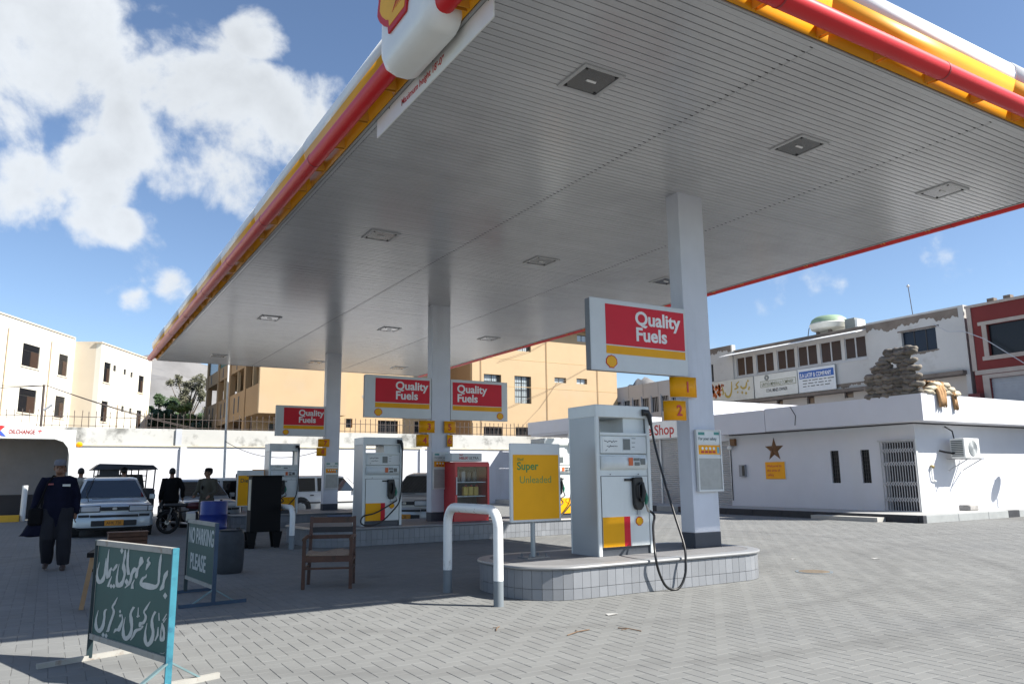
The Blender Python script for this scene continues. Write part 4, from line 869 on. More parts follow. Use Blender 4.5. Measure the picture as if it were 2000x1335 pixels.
# long grey building between the yellow one and the nearest column
lb = thing('grey_annex', (40, 41, 0), 'long grey building with a row of dark windows behind the shop sign', 'building')
M_ax = mat('annex_grey', (.45, .45, .46), .9, .06, .6)
wn = [(37.2+k*1.02, 37.9+k*1.02, 5.7, 6.75) for k in range(8)]
wall_x('front_wall', RX, .3, 36.0, 48, 0, 7.8, wn, M_ax, lb)
for w in wn:
    v = box('window', M_win, lb, RX+.12, RX+.15, *w); b = MB()
    for i in range(3): y = w[0]+(i+1)*(w[1]-w[0])/4; b.box(RX+.08, RX+.1, y-.02, y+.02, w[2], w[3])
    b.build('grille', M_bars, v)
for k in range(9): box('pilaster', M_ax, lb, RX-.06, RX-.001, 36.9+k*1.02, 37.1+k*1.02, 5.4, 6.9)
for k in range(7): box('panel_joint', mat('joint_dark', (.28, .28, .29), .9), lb, RX-.008, RX-.0005, 37+k*1.6, 37.05+k*1.6, 6.9, 7.8)

# ---------------------------------------------------------------- hills
def hill(name, lab, cx, cy, wx, wy, h, seed, ridge):
    r = np.random.RandomState(seed); n = 90; xs_ = np.linspace(-1, 1, n); X, Yv = np.meshgrid(xs_, xs_)
    z = np.zeros_like(X)
    for k in range(1, 7):
        f = 1.6*1.75**k; ph = r.uniform(0, 6.28, 4); th = r.uniform(0, 3.14)
        z += (1-2*np.abs(np.sin(f*(X*np.cos(th)+Yv*np.sin(th))+ph[0]+.8*np.sin(f*.6*Yv+ph[1]))))*.5/1.45**k
    base = np.clip(1-np.abs(Yv)**1.6, 0, 1)*np.interp(X[0], *ridge)[None, :]
    Z = h*np.clip(base*(1+.30*z), 0, None)-4
    vs = [(cx+wx*X[j, i], cy+wy*Yv[j, i], Z[j, i]) for j in range(n) for i in range(n)]
    fs = [(j*n+i, j*n+i+1, (j+1)*n+i+1, (j+1)*n+i) for j in range(n-1) for i in range(n-1)]
    b = MB(); b.add(vs, fs); o = b.build(name, mat('bare_rock', (.165, .162, .162), .95, .25, .012, stain=(.115, .11, .108), stain_amt=.6, stain_scale=.02), smooth=True); tag(o, lab, None, kind='structure')
hill('hill', 'bare grey mountain slope between the cream and yellow buildings', 200, 1800, 900, 600, 250, 3, ([-1, -.6, -.25, -.05, .1, .35, .7, 1], [.6, .85, .95, 1.02, .96, .8, .6, .3]))
hill('hill', 'pale mountain peak behind the nearest column', 1560, 1800, 700, 500, 300, 8, ([-1, -.5, -.18, -.02, .12, .4, 1], [.45, .62, .82, 1.0, .84, .6, .3]))

# ---------------------------------------------------------------- trees
def tree(name, lab, x, y, z0, h, rx, m, seed, cl, leaf, n_per, sparse=1.0):
    r = random.Random(seed); t = thing(name, (x, y, 0), lab, 'tree', 'trees beyond the boundary wall')
    b = MB(); top = Vector((x+r.uniform(-.4, .4), y, h*.75)); b.tube([(x, y, 0), (x+.1, y, h*.35), tuple(top)], [.28, .2, .07], 8)
    cent = []
    for k in range(cl):
        a = r.uniform(0, 6.28); u = r.random()**.5; zz = z0+(h-z0)*r.random()**.8; rr = rx*u*(1-.55*max(0, (zz-z0)/(h-z0)-.35))
        c = Vector((x+rr*math.cos(a), y+rr*math.sin(a), zz)); cent.append(c)
        b.tube([(x, y, h*.25+.2*zz), tuple(Vector((x, y, zz*.6+.5)).lerp(c, .5)), tuple(c)], [.07, .045, .015], 5)
    b.build('trunk', mat('bark', (.13, .10, .075), .95, .2), t)
    q = MB()
    for c in cent:
        s_ = r.uniform(.5, 1.0)*rx*.28
        for k in range(n_per):
            d = Vector((r.gauss(0, 1), r.gauss(0, 1), r.gauss(0, .8)*1.2)); d = d.normalized()*s_*r.random()**.45; p = c+d
            a = Vector((r.gauss(0, 1), r.gauss(0, 1), r.gauss(0, .6))).normalized(); e = a.orthogonal().normalized()*leaf*.45; a = a*leaf
            q.add([tuple(p-a*.5), tuple(p+e*.5), tuple(p+a*.5), tuple(p-e*.5)], [(0, 1, 2, 3)])
    me = q.build('crown', m, t)
def leafmat(n, c):
    m = mat(n, c, .6, .35, 1.5); b = m.node_tree.nodes['Principled BSDF']; return m
G1, G2, G3, G4 = leafmat('leaf_dark', (.035, .065, .022)), leafmat('leaf_yellow_green', (.16, .19, .035)), leafmat('leaf_olive', (.085, .085, .05)), leafmat('leaf_deep', (.03, .05, .025))
tree('broad_tree', 'dark green broad tree beside the cream building', 7.2, 66, 3.5, 8.1, 1.8, G1, 1, 34, .30, 150)
tree('leafy_shrub', 'bright yellow green bush above the wall', 8.25, 62, 3.2, 6.9, 1.5, G2, 2, 26, .24, 140)
tree('tall_tree', 'tall thin olive tree against the bare hill', 10.2, 74, 4.0, 10.7, 2.2, G3, 3, 46, .28, 110)
tree('leafy_shrub', 'dark bush at the foot of the tall olive tree', 10.0, 60, 2.8, 5.5, 2.0, G4, 4, 24, .28, 130)
tree('leafy_shrub', 'dark bush close to the yellow building', 11.9, 66, 3.0, 6.8, 1.5, G1, 5, 26, .28, 110)
tree('leafy_shrub', 'dark hedge bush behind the railing beside the cream building', 7.0, 58, 2.6, 5.2, 1.4, G4, 6, 18, .28, 120)

tree('leafy_shrub', 'round dark bush at the left of the hill gap', 6.6, 60, 2.6, 6.2, 1.5, G1, 10, 30, .28, 160)
tree('leafy_shrub', 'olive bush in front of the tall thin tree', 11.2, 66, 2.6, 6.0, 1.7, G4, 7, 26, .28, 150)
tree('leafy_shrub', 'dark leafy bush between the broad tree and the tall tree', 9.9, 66, 2.6, 6.4, 1.8, G1, 8, 28, .28, 150)
tree('leafy_shrub', 'low dark bush right behind the railing', 8.2, 56, 2.4, 4.9, 1.9, G4, 9, 28, .26, 150)

# ---------------------------------------------------------------- signs on the columns
M_sw = mat('sign_white', (.60, .62, .62), .35, .05); M_sr = mat('sign_red', (.62, .018, .035), .42, .06, spec=.22); M_sy = mat('sign_yellow', (.82, .38, .004), .45, .06, spec=.22)
M_tw = mat('lettering_white', (.78, .78, .76), .4); M_tr = mat('lettering_red', (.5, .03, .03), .5); M_edge = mat('sign_edge', (.16, .165, .17), .5)
M_plate = M_plate
def quality(x0, x1, yf, lab, flip=False):
    z0, z1 = 2.72, 3.70
    t = thing('fuel_sign', ((x0+x1)/2, yf+.07, z0), lab, 'sign', 'red white and yellow fuel signs on the columns')
    MB().box(x0+.012, x1-.012, yf+.02, yf+.14, z0+.006, z1-.006).build('casing', M_edge, t, bevel=.01)
    MB().box(x0, x1, yf, yf+.0195, z0, z1).build('face', M_sw, t, bevel=.012)
    a, b = (x0+.25, x1-.05) if not flip else (x0+.05, x1-.17)
    box('red_panel', M_sr, t, a, b, yf-.003, yf-.0003, z0+.36, z1-.07)
    box('yellow_stripe', M_sy, t, a, b, yf-.003, yf-.0003, z0+.235, z0+.345)
    tx = a+.52*(b-a)/1.44 if not flip else a+.12
    text('lettering', 'Quality\nFuels', .262, FACE_Y(tx, yf-.004, z1-.31), M_tw, t, bold=.027, line=.86, sx=1.06)
    emblem(t, FACE_Y(x0+.33 if not flip else x1-.22, yf-.001, z0+.125), .096, ribs=False)
quality(5.98, 7.69, 7.94, 'largest, nearest Quality Fuels sign on the front column')
quality(6.03, 7.69, 16.55, 'Quality Fuels sign on the left side of the middle column')
quality(8.20, 9.79, 16.55, 'Quality Fuels sign on the right side of the middle column', True)
quality(6.08, 7.69, 24.76, 'smallest, farthest Quality Fuels sign on the leftmost column')
def number(n, x0, x1, yf, z0, z1, d, lab):
    t = thing('pump_number', ((x0+x1)/2, yf, z0), lab, 'number plate', 'yellow pump number plates on the columns')
    # curved plate: a bent sheet whose outer edge folds back
    b = MB(); K = 8; xs = [x0+(x1-x0)*k/K for k in range(K+1)]
    yy = lambda x: yf+.10*max(0, ((x1-x)/(x1-x0)-.55)/.45)**2*(1 if d < 0 else 0)+.10*max(0, ((x-x0)/(x1-x0)-.55)/.45)**2*(1 if d > 0 else 0)
    for zz in (z0, z1): b.v += [(x, yy(x), zz) for x in xs]
    b.f = [(k, k+1, k+K+2, k+K+1) for k in range(K)]; b.mi = [0]*K
    o = b.build('plate', M_plate, t, auto=40); s = o.modifiers.new('thick', 'SOLIDIFY'); s.thickness = .015; s.offset = 1
    for zz in (z0-.006, z1-.002):
        c = MB(); c.v = [(x, yy(x)-.002+q, zz+r_) for q in (0, .03) for r_ in (0, .008) for x in xs]
        n_ = K+1; c.f = [(k, k+1, k+1+n_, k+n_) for k in range(K)]+[(k+n_, k+1+n_, k+1+3*n_, k+3*n_) for k in range(K)]+[(k, k+2*n_, k+1+2*n_, k+1) for k in range(K)]; c.mi = [0]*len(c.f)
        c.build('edge_trim', M_sw, t)
    text('digit', n, .21, FACE_Y((x0+x1)/2+(.03 if d < 0 else -.03), min(yy(x0), yy(x1))-.019, (z0+z1)/2-.072), M_tr, t, bold=.02, align='CENTER')
for (yf, rows_) in ((7.93, [('1', 7.40, 7.80, 2.43, 2.71, -1), ('2', 7.27, 7.58, 2.10, 2.37, -1)]),
                    (16.50, [('3', 7.40, 7.75, 2.40, 2.68, -1), ('4', 7.335, 7.60, 2.08, 2.355, -1), ('5', 8.0, 8.35, 2.40, 2.68, 1), ('6', 8.08, 8.27, 2.08, 2.355, 1)]),
                    (24.72, [('7', 7.49, 7.83, 2.39, 2.64, -1), ('8', 7.45, 7.73, 2.10, 2.36, -1)])):
    for n_, a, b, c, e, d in rows_: number(n_, a, b, yf, c, e, d, 'yellow plate with red number '+{'1': 'one, below the largest sign', '2': 'two, lower of the pair on the nearest column', '3': 'three, upper left on the middle column', '4': 'four, lower left on the middle column', '5': 'five, upper right on the middle column', '6': 'six, lower right on the middle column', '7': 'seven, upper on the farthest column', '8': 'eight, lower on the farthest column'}[n_])
# safety cases on the columns
M_case = mat('case_white', (.66, .67, .66), .4); M_post = mat('poster_grey', (.38, .38, .36), .5, .15, 8.0)
for x0, x1, yf, z1, lab in ((7.77, 8.245, 7.975, 1.98, 'white safety notice case on the nearest column'), (7.72, 8.16, 16.535, 1.95, 'safety notice case on the middle column'), (7.72, 8.17, 24.765, 1.90, 'safety notice case on the farthest column')):
    z0 = z1-.86; t = thing('notice_case', ((x0+x1)/2, yf, z0), lab, 'notice case', 'safety notice cases on the columns')
    box('back', M_case, t, x0+.015, x1-.015, yf-.03, yf-.001, z0+.015, z1-.015)
    for a in ((x0, x1, z0, z0+.028), (x0, x1, z1-.01, z1), (x0, x0+.022, z0+.0285, z1-.0105), (x1-.022, x1, z0+.0285, z1-.0105)): box('frame', M_case, t, a[0], a[1], yf-.045, yf, a[2], a[3])
    box('poster', M_post, t, x0+.024, x1-.024, yf-.034, yf-.0302, z0+.03, z1-.40)
    box('heading', mat('heading_white', (.7, .72, .7), .5), t, x0+.024, x1-.024, yf-.0335, yf-.0302, z1-.19, z1-.012)
    box('crossbar', M_case, t, x0+.0225, x1-.0225, yf-.044, yf-.0345, z1-.40, z1-.375)
    y_ = box('pictogram_strip', M_plate, t, x0+.024, x1-.024, yf-.0345, yf-.0302, z1-.345, z1-.215)
    b = MB(); r = MB()
    for k in range(4):
        cx = x0+.11+k*.073
        b.prism([(cx+.021*math.cos(a*math.pi/5), z1-.262+.021*math.sin(a*math.pi/5)) for a in range(10)], yf-.0365, yf-.0345, 'y'); r.box(cx-.028, cx+.028, yf-.0365, yf-.0345, z1-.325, z1-.298)
    b.build('pictogram', M_tw, y_); r.build('caption', M_tr, y_)
    box('pictogram_blue', mat('picto_blue', (.15, .4, .5), .5), y_, x1-.085, x1-.04, yf-.0365, yf-.0345, z1-.33, z1-.24)
    b = MB().box(x0+.04, x0+.16, yf-.036, yf-.0336, z1-.075, z1-.035).box(x1-.13, x1-.03, yf-.036, yf-.0336, z1-.07, z1-.03); b.build('green_tape', mat('green_tape', (.06, .25, .22), .5), t)
    text('lettering', 'For your safety', .062, FACE_Y(x0+.04, yf-.0345, z1-.145), mat('lettering_dark', (.06, .10, .10), .5), t, sx=.92)

# ---------------------------------------------------------------- fuel pumps
M_pw = mat('pump_white', (.66, .69, .68), .32, .05, 2.0, stain=(.45, .46, .45), stain_amt=.3, stain_scale=1.5, streak=True); M_ps = mat('pump_steel', (.36, .385, .41), .38, .06, 1.5, metal=.35)
M_blk = mat('rubber_black', (.008, .008, .009), .42, .1); M_lcd = mat('lcd_grey', (.10, .115, .12), .25, .1, 30.0); M_seam = mat('seam_dark', (.05, .05, .05), .7)
M_kick = mat('kick_grey', (.055, .062, .075), .45, .2); M_gr = mat('nozzle_green', (.01, .16, .10), .4); M_mtl = mat('nozzle_metal', (.35, .35, .35), .3, .1, metal=.9)
def pump(loc, lab, hose=True, ht=1.89, mirror=False, tall=False):
    W_, D = .885, .60; t = thing('fuel_pump', loc, lab, 'fuel pump', 'white fuel pumps on the islands')
    B = lambda n, m, *a, **k: MB().box(*a).build(n, m, t, local=True, **k)
    B('side_panel', M_ps, 0, .02, .012, D-.012, .0, ht-.004); B('side_panel', M_pw, W_-.02, W_, .012, D-.012, 0, ht-.004)
    B('corner_post', M_pw, -.003, .052, 0, .03, 0, ht-.003, bevel=.008); B('corner_post', M_pw, W_-.052, W_+.003, 0, .03, 0, ht-.003, bevel=.008)
    B('corner_post', M_pw, -.003, .052, D-.03, D, 0, ht-.003, bevel=.008); B('corner_post', M_pw, W_-.052, W_+.003, D-.03, D, 0, ht-.003, bevel=.008)
    zo0, zo1 = (1.53, ht-.16) if not tall else (1.42, ht-.22)
    B('top_cap', M_pw, -.006, W_+.006, -.004, D+.004, zo1, ht, bevel=.012)
    if not tall: B('hose_box', M_pw, .48, W_-.055, .05, D-.04, zo0, zo1-.0005)
    B('head', M_pw, .053, W_-.053, .02, D-.02, 1.02, zo0); B('body', M_pw, .053, W_-.053, .015, D-.015, .10, 1.0195)
    B('kick_plate', M_kick, .053, W_-.053, .03, D-.03, 0, .0995)
    B('head_ledge', M_pw, .054, W_-.054, -.006, .0195, zo0-.03, zo0+.004)
    # display
    B('display_panel', M_pw, .065, W_-.065, .002, .0195, 1.27, zo0-.04, bevel=.006); B('seam', M_seam, .06, W_-.06, .013, .0197, 1.262, 1.268)
    B('display_frame', M_sw, .42, W_-.09, -.002, .0018, 1.30, zo0-.06)
    B('screen', M_lcd, .43, .545, -.005, -.0021, 1.315, zo0-.075); b = MB()
    for k in range(3): b.box(.575, .64-.01*k, -.004, -.0021, 1.46-k*.055, 1.468-k*.055)
    b.build('price_mark', M_lcd, t, local=True)
    B('notice_label', mat('paper_white', (.72, .73, .70), .6), .10, .375, -.002, .0018, 1.285, zo0-.05)
    q = []
    for r_ in range(2):
        x = .335
        while x > .15+.03*r_:
            w = random.uniform(.015, .04); q.append([(x, 1.425-.06*r_, .007), (x-w*.5, 1.413-.06*r_+random.uniform(-.006, .012), .009), (x-w, 1.425-.06*r_+random.uniform(-.004, .014), .006)]); x -= w+.004
    q.append([(.17, 1.325, .004), (.15, 1.302, .005), (.137, 1.31, .004)])
    strokes('label_writing', q, Matrix.Translation(loc) @ FACE_Y(0, -.0022, 0), M_seam, t, .001)
    # keypad nose: bulging strip
    b = MB(); K = 6; rings = []
    for x in (.062, .09, W_-.10, W_-.065):
        e = .055 if .07 < x < W_-.07 else .02
        rings.append([(x, .019, 1.24), (x, .012-e*.5, 1.235), (x, .008-e, 1.16), (x, .008-e*.8, 1.09), (x, .016, 1.062), (x, .019, 1.06)])
    b.loft(rings); b.build('keypad_nose', M_pw, t, local=True, auto=50)
    B('keypad_red', mat('keypad_red', (.60, .12, .03), .5), .475, .545, -.052, -.0475, 1.115, 1.215); b = MB()
    for x0, x1, z0, z1 in ((.565, .655, 1.175, 1.21), (.575, .655, 1.115, 1.16), (.675, .75, 1.125, 1.205)): b.box(x0, x1, -.0515, -.047, z0, z1)
    b.build('keypad', M_lcd, t, local=True)
    # door with stickers
    B('seam', M_seam, .058, W_-.058, .0095, .0148, .10, .985); B('door', M_pw, .066, W_-.066, .003, .0145, .108, .978)
    B('lock', M_blk, .20, .215, -.002, .0028, 1.0, 1.01); B('lock', M_blk, .66, .675, -.002, .0028, 1.0, 1.01)
    if not mirror: B('yellow_sticker', M_sy, .068, .405, .0005, .0029, .11, .475); B('red_sticker', M_sr, .4055, .505, .0005, .0029, .11, .475)
    else: B('yellow_sticker', M_sy, .30, .80, .0005, .0029, .11, .475); B('red_sticker', M_sr, .20, .2995, .0005, .0029, .11, .475)
    emblem(t, Matrix.Translation(loc) @ FACE_Y(.655, .0005, .41), .062, 'emblem', False)
    B('door_handle', M_blk, .43, .545, -.018, .003, .92, .95, bevel=.004)
    # nozzle boot
    nx = .63 if not mirror else .40
    boot = [(nx-.085, .965), (nx+.06, .97), (nx+.075, .90), (nx+.075, .60), (nx+.03, .55), (nx-.05, .56), (nx-.08, .62)]
    MB().prism(boot, -.055, .004, 'y').build('nozzle_boot', M_blk, t, local=True, bevel=.012)
    b = MB().tube([(nx+.02, -.075, .66), (nx+.045, -.085, .78), (nx+.03, -.08, .90)], [.028, .034, .022], 10).tube([(nx+.02, -.075, .66), (nx-.03, -.09, .72), (nx-.035, -.09, .86), (nx+.02, -.08, .90)], .009, 6)
    nz = b.build('nozzle', M_blk, t, local=True, auto=50)
    MB().tube([(nx+.075, -.06, .80), (nx+.095, -.07, .70), (nx+.085, -.075, .62)], [.02, .03, .018], 8).build('nozzle_guard', M_gr, nz, local=True, auto=50)
    MB().tube([(nx+.085, -.075, .625), (nx+.125, -.075, .53)], [.016, .020], 8).build('swivel', M_mtl, nz, local=True, auto=50)
    MB().box(nx-.01, nx+.03, -.02, .0, .49, .56).build('hanger', M_ps, t, local=True)
    if hose:
        # elbow at the top right, hose hanging down to the ground and back up to the nozzle
        MB().tube([(W_-.13, -.02, ht-.085), (W_-.05, -.035, ht-.085), (W_-.035, -.05, ht-.13), (W_-.02, -.055, ht-.25)], [.045, .042, .034, .024], 12).build('hose_elbow', M_blk, t, local=True, auto=50)
        if hose == 'front':
            P = [(W_-.02, -.055, ht-.22), (W_-.005, -.10, ht-.50), (W_-.0, -.22, 1.0), (W_-.01, -.42, .50), (W_-.06, -.62, .14), (W_-.105, -.68, -.05), (W_-.135, -.69, -.20), (W_-.22, -.69, -.325), (W_-.32, -.68, -.352), (W_-.44, -.68, -.30), (W_-.53, -.68, -.15), (W_-.575, -.68, .02), (W_-.52, -.60, .16), (W_-.30, -.34, .36), (nx+.165, -.13, .48), (nx+.118, -.076, .55)]
        else:
            P = [(W_-.02, -.055, ht-.22), (W_-.03, -.06, .9), (W_-.09, -.10, .52), (W_-.22, -.12, .34), (.38, -.15, .10), (.16, -.18, .03), (-.02, -.2, .04), (-.10, -.2, .10), (-.05, -.2, .22), (.2, -.17, .27), (.42, -.13, .36), (nx-.02, -.11, .46), (nx+.10, -.09, .52)]
        PP = []
        V_ = [Vector(p) for p in P]
        for i in range(len(V_)-1):
            p0, p1, p2, p3 = V_[max(i-1, 0)], V_[i], V_[i+1], V_[min(i+2, len(V_)-1)]
            for k in range(5):
                s = k/5; PP.append(.5*((2*p1)+(p2-p0)*s+(2*p0-5*p1+4*p2-p3)*s*s+(3*p1-p0-3*p2+p3)*s**3))
        PP.append(V_[-1]); MB().tube(PP, .0155, 10).build('hose', M_blk, t, local=True, auto=60)
    return t
pump((5.93, 7.825, HI), 'nearest white fuel pump with a black hose looping to the ground', 'front')
pump((5.73, 15.72, HI), 'white fuel pump left of the middle column, hose draped across its door', 'drape', 1.86)
pump((10.25, 15.6, HI), 'fuel pump half hidden behind the nearest pump, yellow lower door', 'drape', 1.9, True)
pump((5.60, 23.35, HI), 'far fuel pump with tall open window behind the black cabinet', 'drape', 2.05, True, True)

# ---------------------------------------------------------------- hoop guards
M_hw = mat('hoop_white', (.72, .73, .72), .45, .06, 3.0, stain=(.06, .04, .035), stain_amt=.95, stain_scale=7.0, stain_thr=.60); M_hg = mat('hoop_grey', (.17, .195, .215), .5, .1)
def hoop(x, ya, yb, h, lab):
    t = thing('guard_hoop', (x, (ya+yb)/2, 0), lab, 'guard rail', 'white bent pipe guards before the islands')
    r = .19; P = [(x, ya, .262), (x, ya, h-r)]
    for k in range(1, 7): a = R(90*k/6); P.append((x, ya+r-r*math.cos(a), h-r+r*math.sin(a)))
    for k in range(0, 7): a = R(90-90*k/6); P.append((x, yb-r+r*math.cos(a), h-r+r*math.sin(a)))
    P += [(x, yb, .262)]
    MB().tube(P, .054, 16).build('hoop', M_hw, t, auto=60)
    for y in (ya, yb): MB().tube([(x, y, -.01), (x, y, .262)], .0545, 16).build('painted_foot', M_hg, t, auto=60)
hoop(4.225, 7.37, 8.60, 1.0, 'white bent pipe guard with chipped paint before the front island')
hoop(4.24, 15.6, 16.9, .80, 'white bent pipe guard behind the black cabinet')

# ---------------------------------------------------------------- product signs on posts
def post_sign(x0, x1, y, z0, z1, zb, title, lab, ground=HI, plain=False):
    t = thing('product_sign', ((x0+x1)/2, y, ground), lab, 'sign', 'yellow product signs on posts')
    MB().box(x0, x1, y-.012, y+.028, z0, z1).build('board', M_sw, t, bevel=.008)
    box('yellow_face', M_sy, t, x0+.035, x1-.03, y-.016, y-.0123, z0+.03, z1-.14)
    xc = (x0+x1)/2-.02
    MB().tube([(xc, y+.05, ground), (xc, y+.05, z0+.3)], .03, 12).build('post', mat('post_grey', (.33, .36, .37), .4, metal=.3), t, auto=60)
    box('base_plate', M_edge, t, xc-.16, xc+.16, y-.08, y+.16, ground, ground+.014)
    for sx in (-1, 1):
        for sy in (-.06, .13): MB().lathe([(.012, ground+.01), (.012, ground+.05), (.006, ground+.055)], 8, c=(xc+sx*.12, y+sy)).build('bolt', M_edge, t)
    g = mat('lettering_green', (.05, .22, .04), .5)
    if not plain:
        text('lettering', title, .135, FACE_Y(x0+.09, y-.0165, z1-.325), g, t, bold=.018)
        text('lettering', 'Unleaded', .125, FACE_Y(x0+.125, y-.0165, z1-.49), mat('lettering_green_thin', (.16, .27, .05), .5), t)
        text('lettering', 'Shell', .05, FACE_Y(x0+.09, y-.0165, z1-.215), g, t, shear=.3)
    else:
        text('lettering', title, .15, FACE_Y(x0+.09, y-.0165, z1-.33), M_seam, t, bold=.014)
    return t
post_sign(4.90, 5.645, 8.24, .80, 1.765, .365, 'Super', 'yellow Super Unleaded sign on a grey post beside the nearest pump')
post_sign(4.55, 5.28, 22.6, .62, 1.62, 0, 'Diesel', 'small yellow Diesel sign left of the black cabinet', 0, True)
t = thing('price_panel', (5.55, 24.2, 0), 'orange yellow panel peeking over the black cabinet', 'sign')
box('panel', M_plate, t, 5.25, 6.0, 23.9, 23.93, 1.25, 1.66); MB().tube([(5.6, 23.95, HI), (5.6, 23.95, 1.4)], .03).build('post', M_edge, t)

# ---------------------------------------------------------------- fridge
fr = thing('display_fridge', (8.5, 16.4, HI), 'red glass door display fridge right of the middle column', 'fridge')
xA, xB, yf, z0, z1 = 8.02, 8.92, 15.98, HI, 1.71; M_fr = mat('fridge_red', (.55, .03, .035), .35, .06)
for n_, a in (('side', (xA, xA+.06, yf+.01, yf+.55, z0, z1)), ('side', (xB-.06, xB, yf+.01, yf+.55, z0, z1)), ('back', (xA+.061, xB-.061, yf+.5, yf+.55, z0, z1)), ('top', (xA+.061, xB-.061, yf+.01, yf+.499, z1-.1, z1)), ('bottom', (xA+.061, xB-.061, yf+.01, yf+.499, z0, z0+.2))):
    MB().box(*a).build(n_, M_fr if n_ != 'back' else mat('fridge_inside', (.04, .042, .045), .6), fr)
dr = MB(); w = .055
for a in ((xA, xB, z0+.16, z0+.16+w), (xA, xB, z1-.11, z1-.03), (xA, xA+w, z0+.16+w, z1-.11), (xB-w, xB, z0+.16+w, z1-.11)): dr.box(a[0], a[1], yf-.03, yf+.008, a[2], a[3])
d_ = dr.build('door', M_fr, fr); box('pane', clear('fridge_pane', (.88, .92, .94), .02), d_, xA+w, xB-w, yf-.012, yf-.006, z0+.21, z1-.105)
box('handle', M_sw, d_, xA+.02, xA+.04, yf-.06, yf-.031, z0+.6, z0+1.0)
for z in (z0+.55, z0+.87): box('shelf', M_sw, fr, xA+.062, xB-.062, yf+.03, yf+.48, z, z+.02)
hd = MB().box(xA-.06, xB-.16, yf+.04, yf+.4, z1+.012, z1+.20).build('header', M_sw, fr, bevel=.01)
text('lettering', 'HELIX ULTRA', .085, FACE_Y(xA+.14, yf+.0395, z1+.06), M_seam, hd, bold=.012); text('lettering', 'HELIX', .085, FACE_Y(xA+.139, yf+.036, z1+.061), M_tr, hd, bold=.013); text('lettering', 'Shell', .05, FACE_Y(xA+.14, yf+.0395, z1+.145), M_tr, hd, bold=.01)
def can_(x, y, z, m, mc, lab, h=.22, w=.13):
    t = thing('oil_can', (x, y, z), lab, 'oil can', 'oil cans in the fridge'); 
    MB().cbox(x-w/2, x+w/2, y-.05, y+.05, z, z+h*.86, .018).build('body', m, t); MB().lathe([(.025, z+h*.85), (.025, z+h)], 10, c=(x+w*.2, y)).build('cap', mc, t)
M_oy = mat('oil_yellow', (.65, .42, .05), .4); M_ob = mat('oil_black', (.03, .03, .035), .4); M_og = mat('oil_grey', (.3, .32, .34), .4)
for k in range(3): can_(8.40+k*.14, 16.2, z0+.572, M_oy, M_fr, 'yellow oil can on the middle shelf of the fridge', .24, .13)
for k in range(4): can_(8.20+k*.16, 16.2, z0+.202, (M_fr, M_ob, M_ob, M_fr)[k], M_ob, 'red or black oil can at the bottom of the fridge', .2)
for k in range(4): can_(8.20+k*.15, 16.22, z0+.892, (M_ob, M_og, M_ob, M_ob)[k], M_ob, 'black or grey oil can on the top shelf of the fridge', .28, .12)

# ---------------------------------------------------------------- folding boards
M_bg = mat('board_green', (.011, .066, .062), .55, .18, 2.5, stain=(.014, .045, .065), stain_amt=.5, stain_scale=1.5); M_bt = mat('tube_turquoise', (.04, .20, .26), .5, .2, 8.0, stain=(.015, .07, .13), stain_amt=.7, stain_scale=7.0)
M_bgy = mat('tube_grey', (.33, .32, .29), .7, .15, 6.0, stain=(.16, .09, .05), stain_amt=.7, stain_scale=9.0, stain_thr=.56); M_paint = mat('sign_paint_white', (.46, .48, .47), .7, .1, 12.0)
def board(a, b, zt, zb, lab, flat_feet, M_bt=M_bt):
    a, b = Vector(a), Vector(b); d = (b-a).normalized(); L_ = (b-a).length; nrm = Vector((d.y, -d.x))
    if nrm.dot(-a) < 0: nrm = -nrm
    t = thing('notice_board', ((a.x+b.x)/2, (a.y+b.y)/2, 0), lab, 'sign board', 'green painted boards standing on the forecourt')
    p3 = lambda u, z, o=0: (a.x+d.x*u+nrm.x*o, a.y+d.y*u+nrm.y*o, z)
    MB().bar(p3(0, .02), p3(0, zt), .04).build('leg', mat('tube_shaded', (.012, .03, .035), .6, .3, 8.0), t); MB().bar(p3(L_, .02), p3(L_, zt), .04).build('leg', M_bt, t)  # left leg: its shade is put into the dark tube colour
    MB().bar(p3(.02, zt-.02), p3(L_-.02, zt-.02), .04).build('rail', M_bgy, t); MB().bar(p3(.02, zb+.02), p3(L_-.02, zb+.02), .04).build('rail', M_bgy, t)
    for u in (0, L_):
        MB().bar(p3(u, .018, -.36), p3(u, .018, .36), .036).build('foot', M_bgy if flat_feet else M_bt, t)
        for s in ((-1, 1) if u else ()): MB().bar(p3(u, .16, .015*s), p3(u, .03, .22*s), .034, .012).build('brace', mat('tube_teal_grey', (.12, .19, .20), .7, .25, 9.0), t)
    q = MB(); c0, c1 = p3(.02, 0), p3(L_-.02, 0)
    vs = [p3(u, z, o) for o in (-.006, .006) for u, z in ((.02, zb+.035), (L_-.02, zb+.035), (L_-.02, zt-.035), (.02, zt-.035))]
    q.add(vs, [(0,1,2,3),(7,6,5,4),(0,4,5,1),(1,5,6,2),(2,6,7,3),(3,7,4,0)]); q.build('panel', M_bg, t)
    MB().bar(p3(.032, zb+.04, .0075), p3(.032, zt-.04, .0075), .003, .012).build('border_line', M_bgy, t)
    return t, frame_matrix(p3(0, 0, .0065), (d.x, d.y, 0), (0, 0, 1)), L_
t, Mb, Lb = board((.385, 7.03), (.79, 5.79), .90, .16, 'green board with white Urdu writing in the sunlit foreground', True)
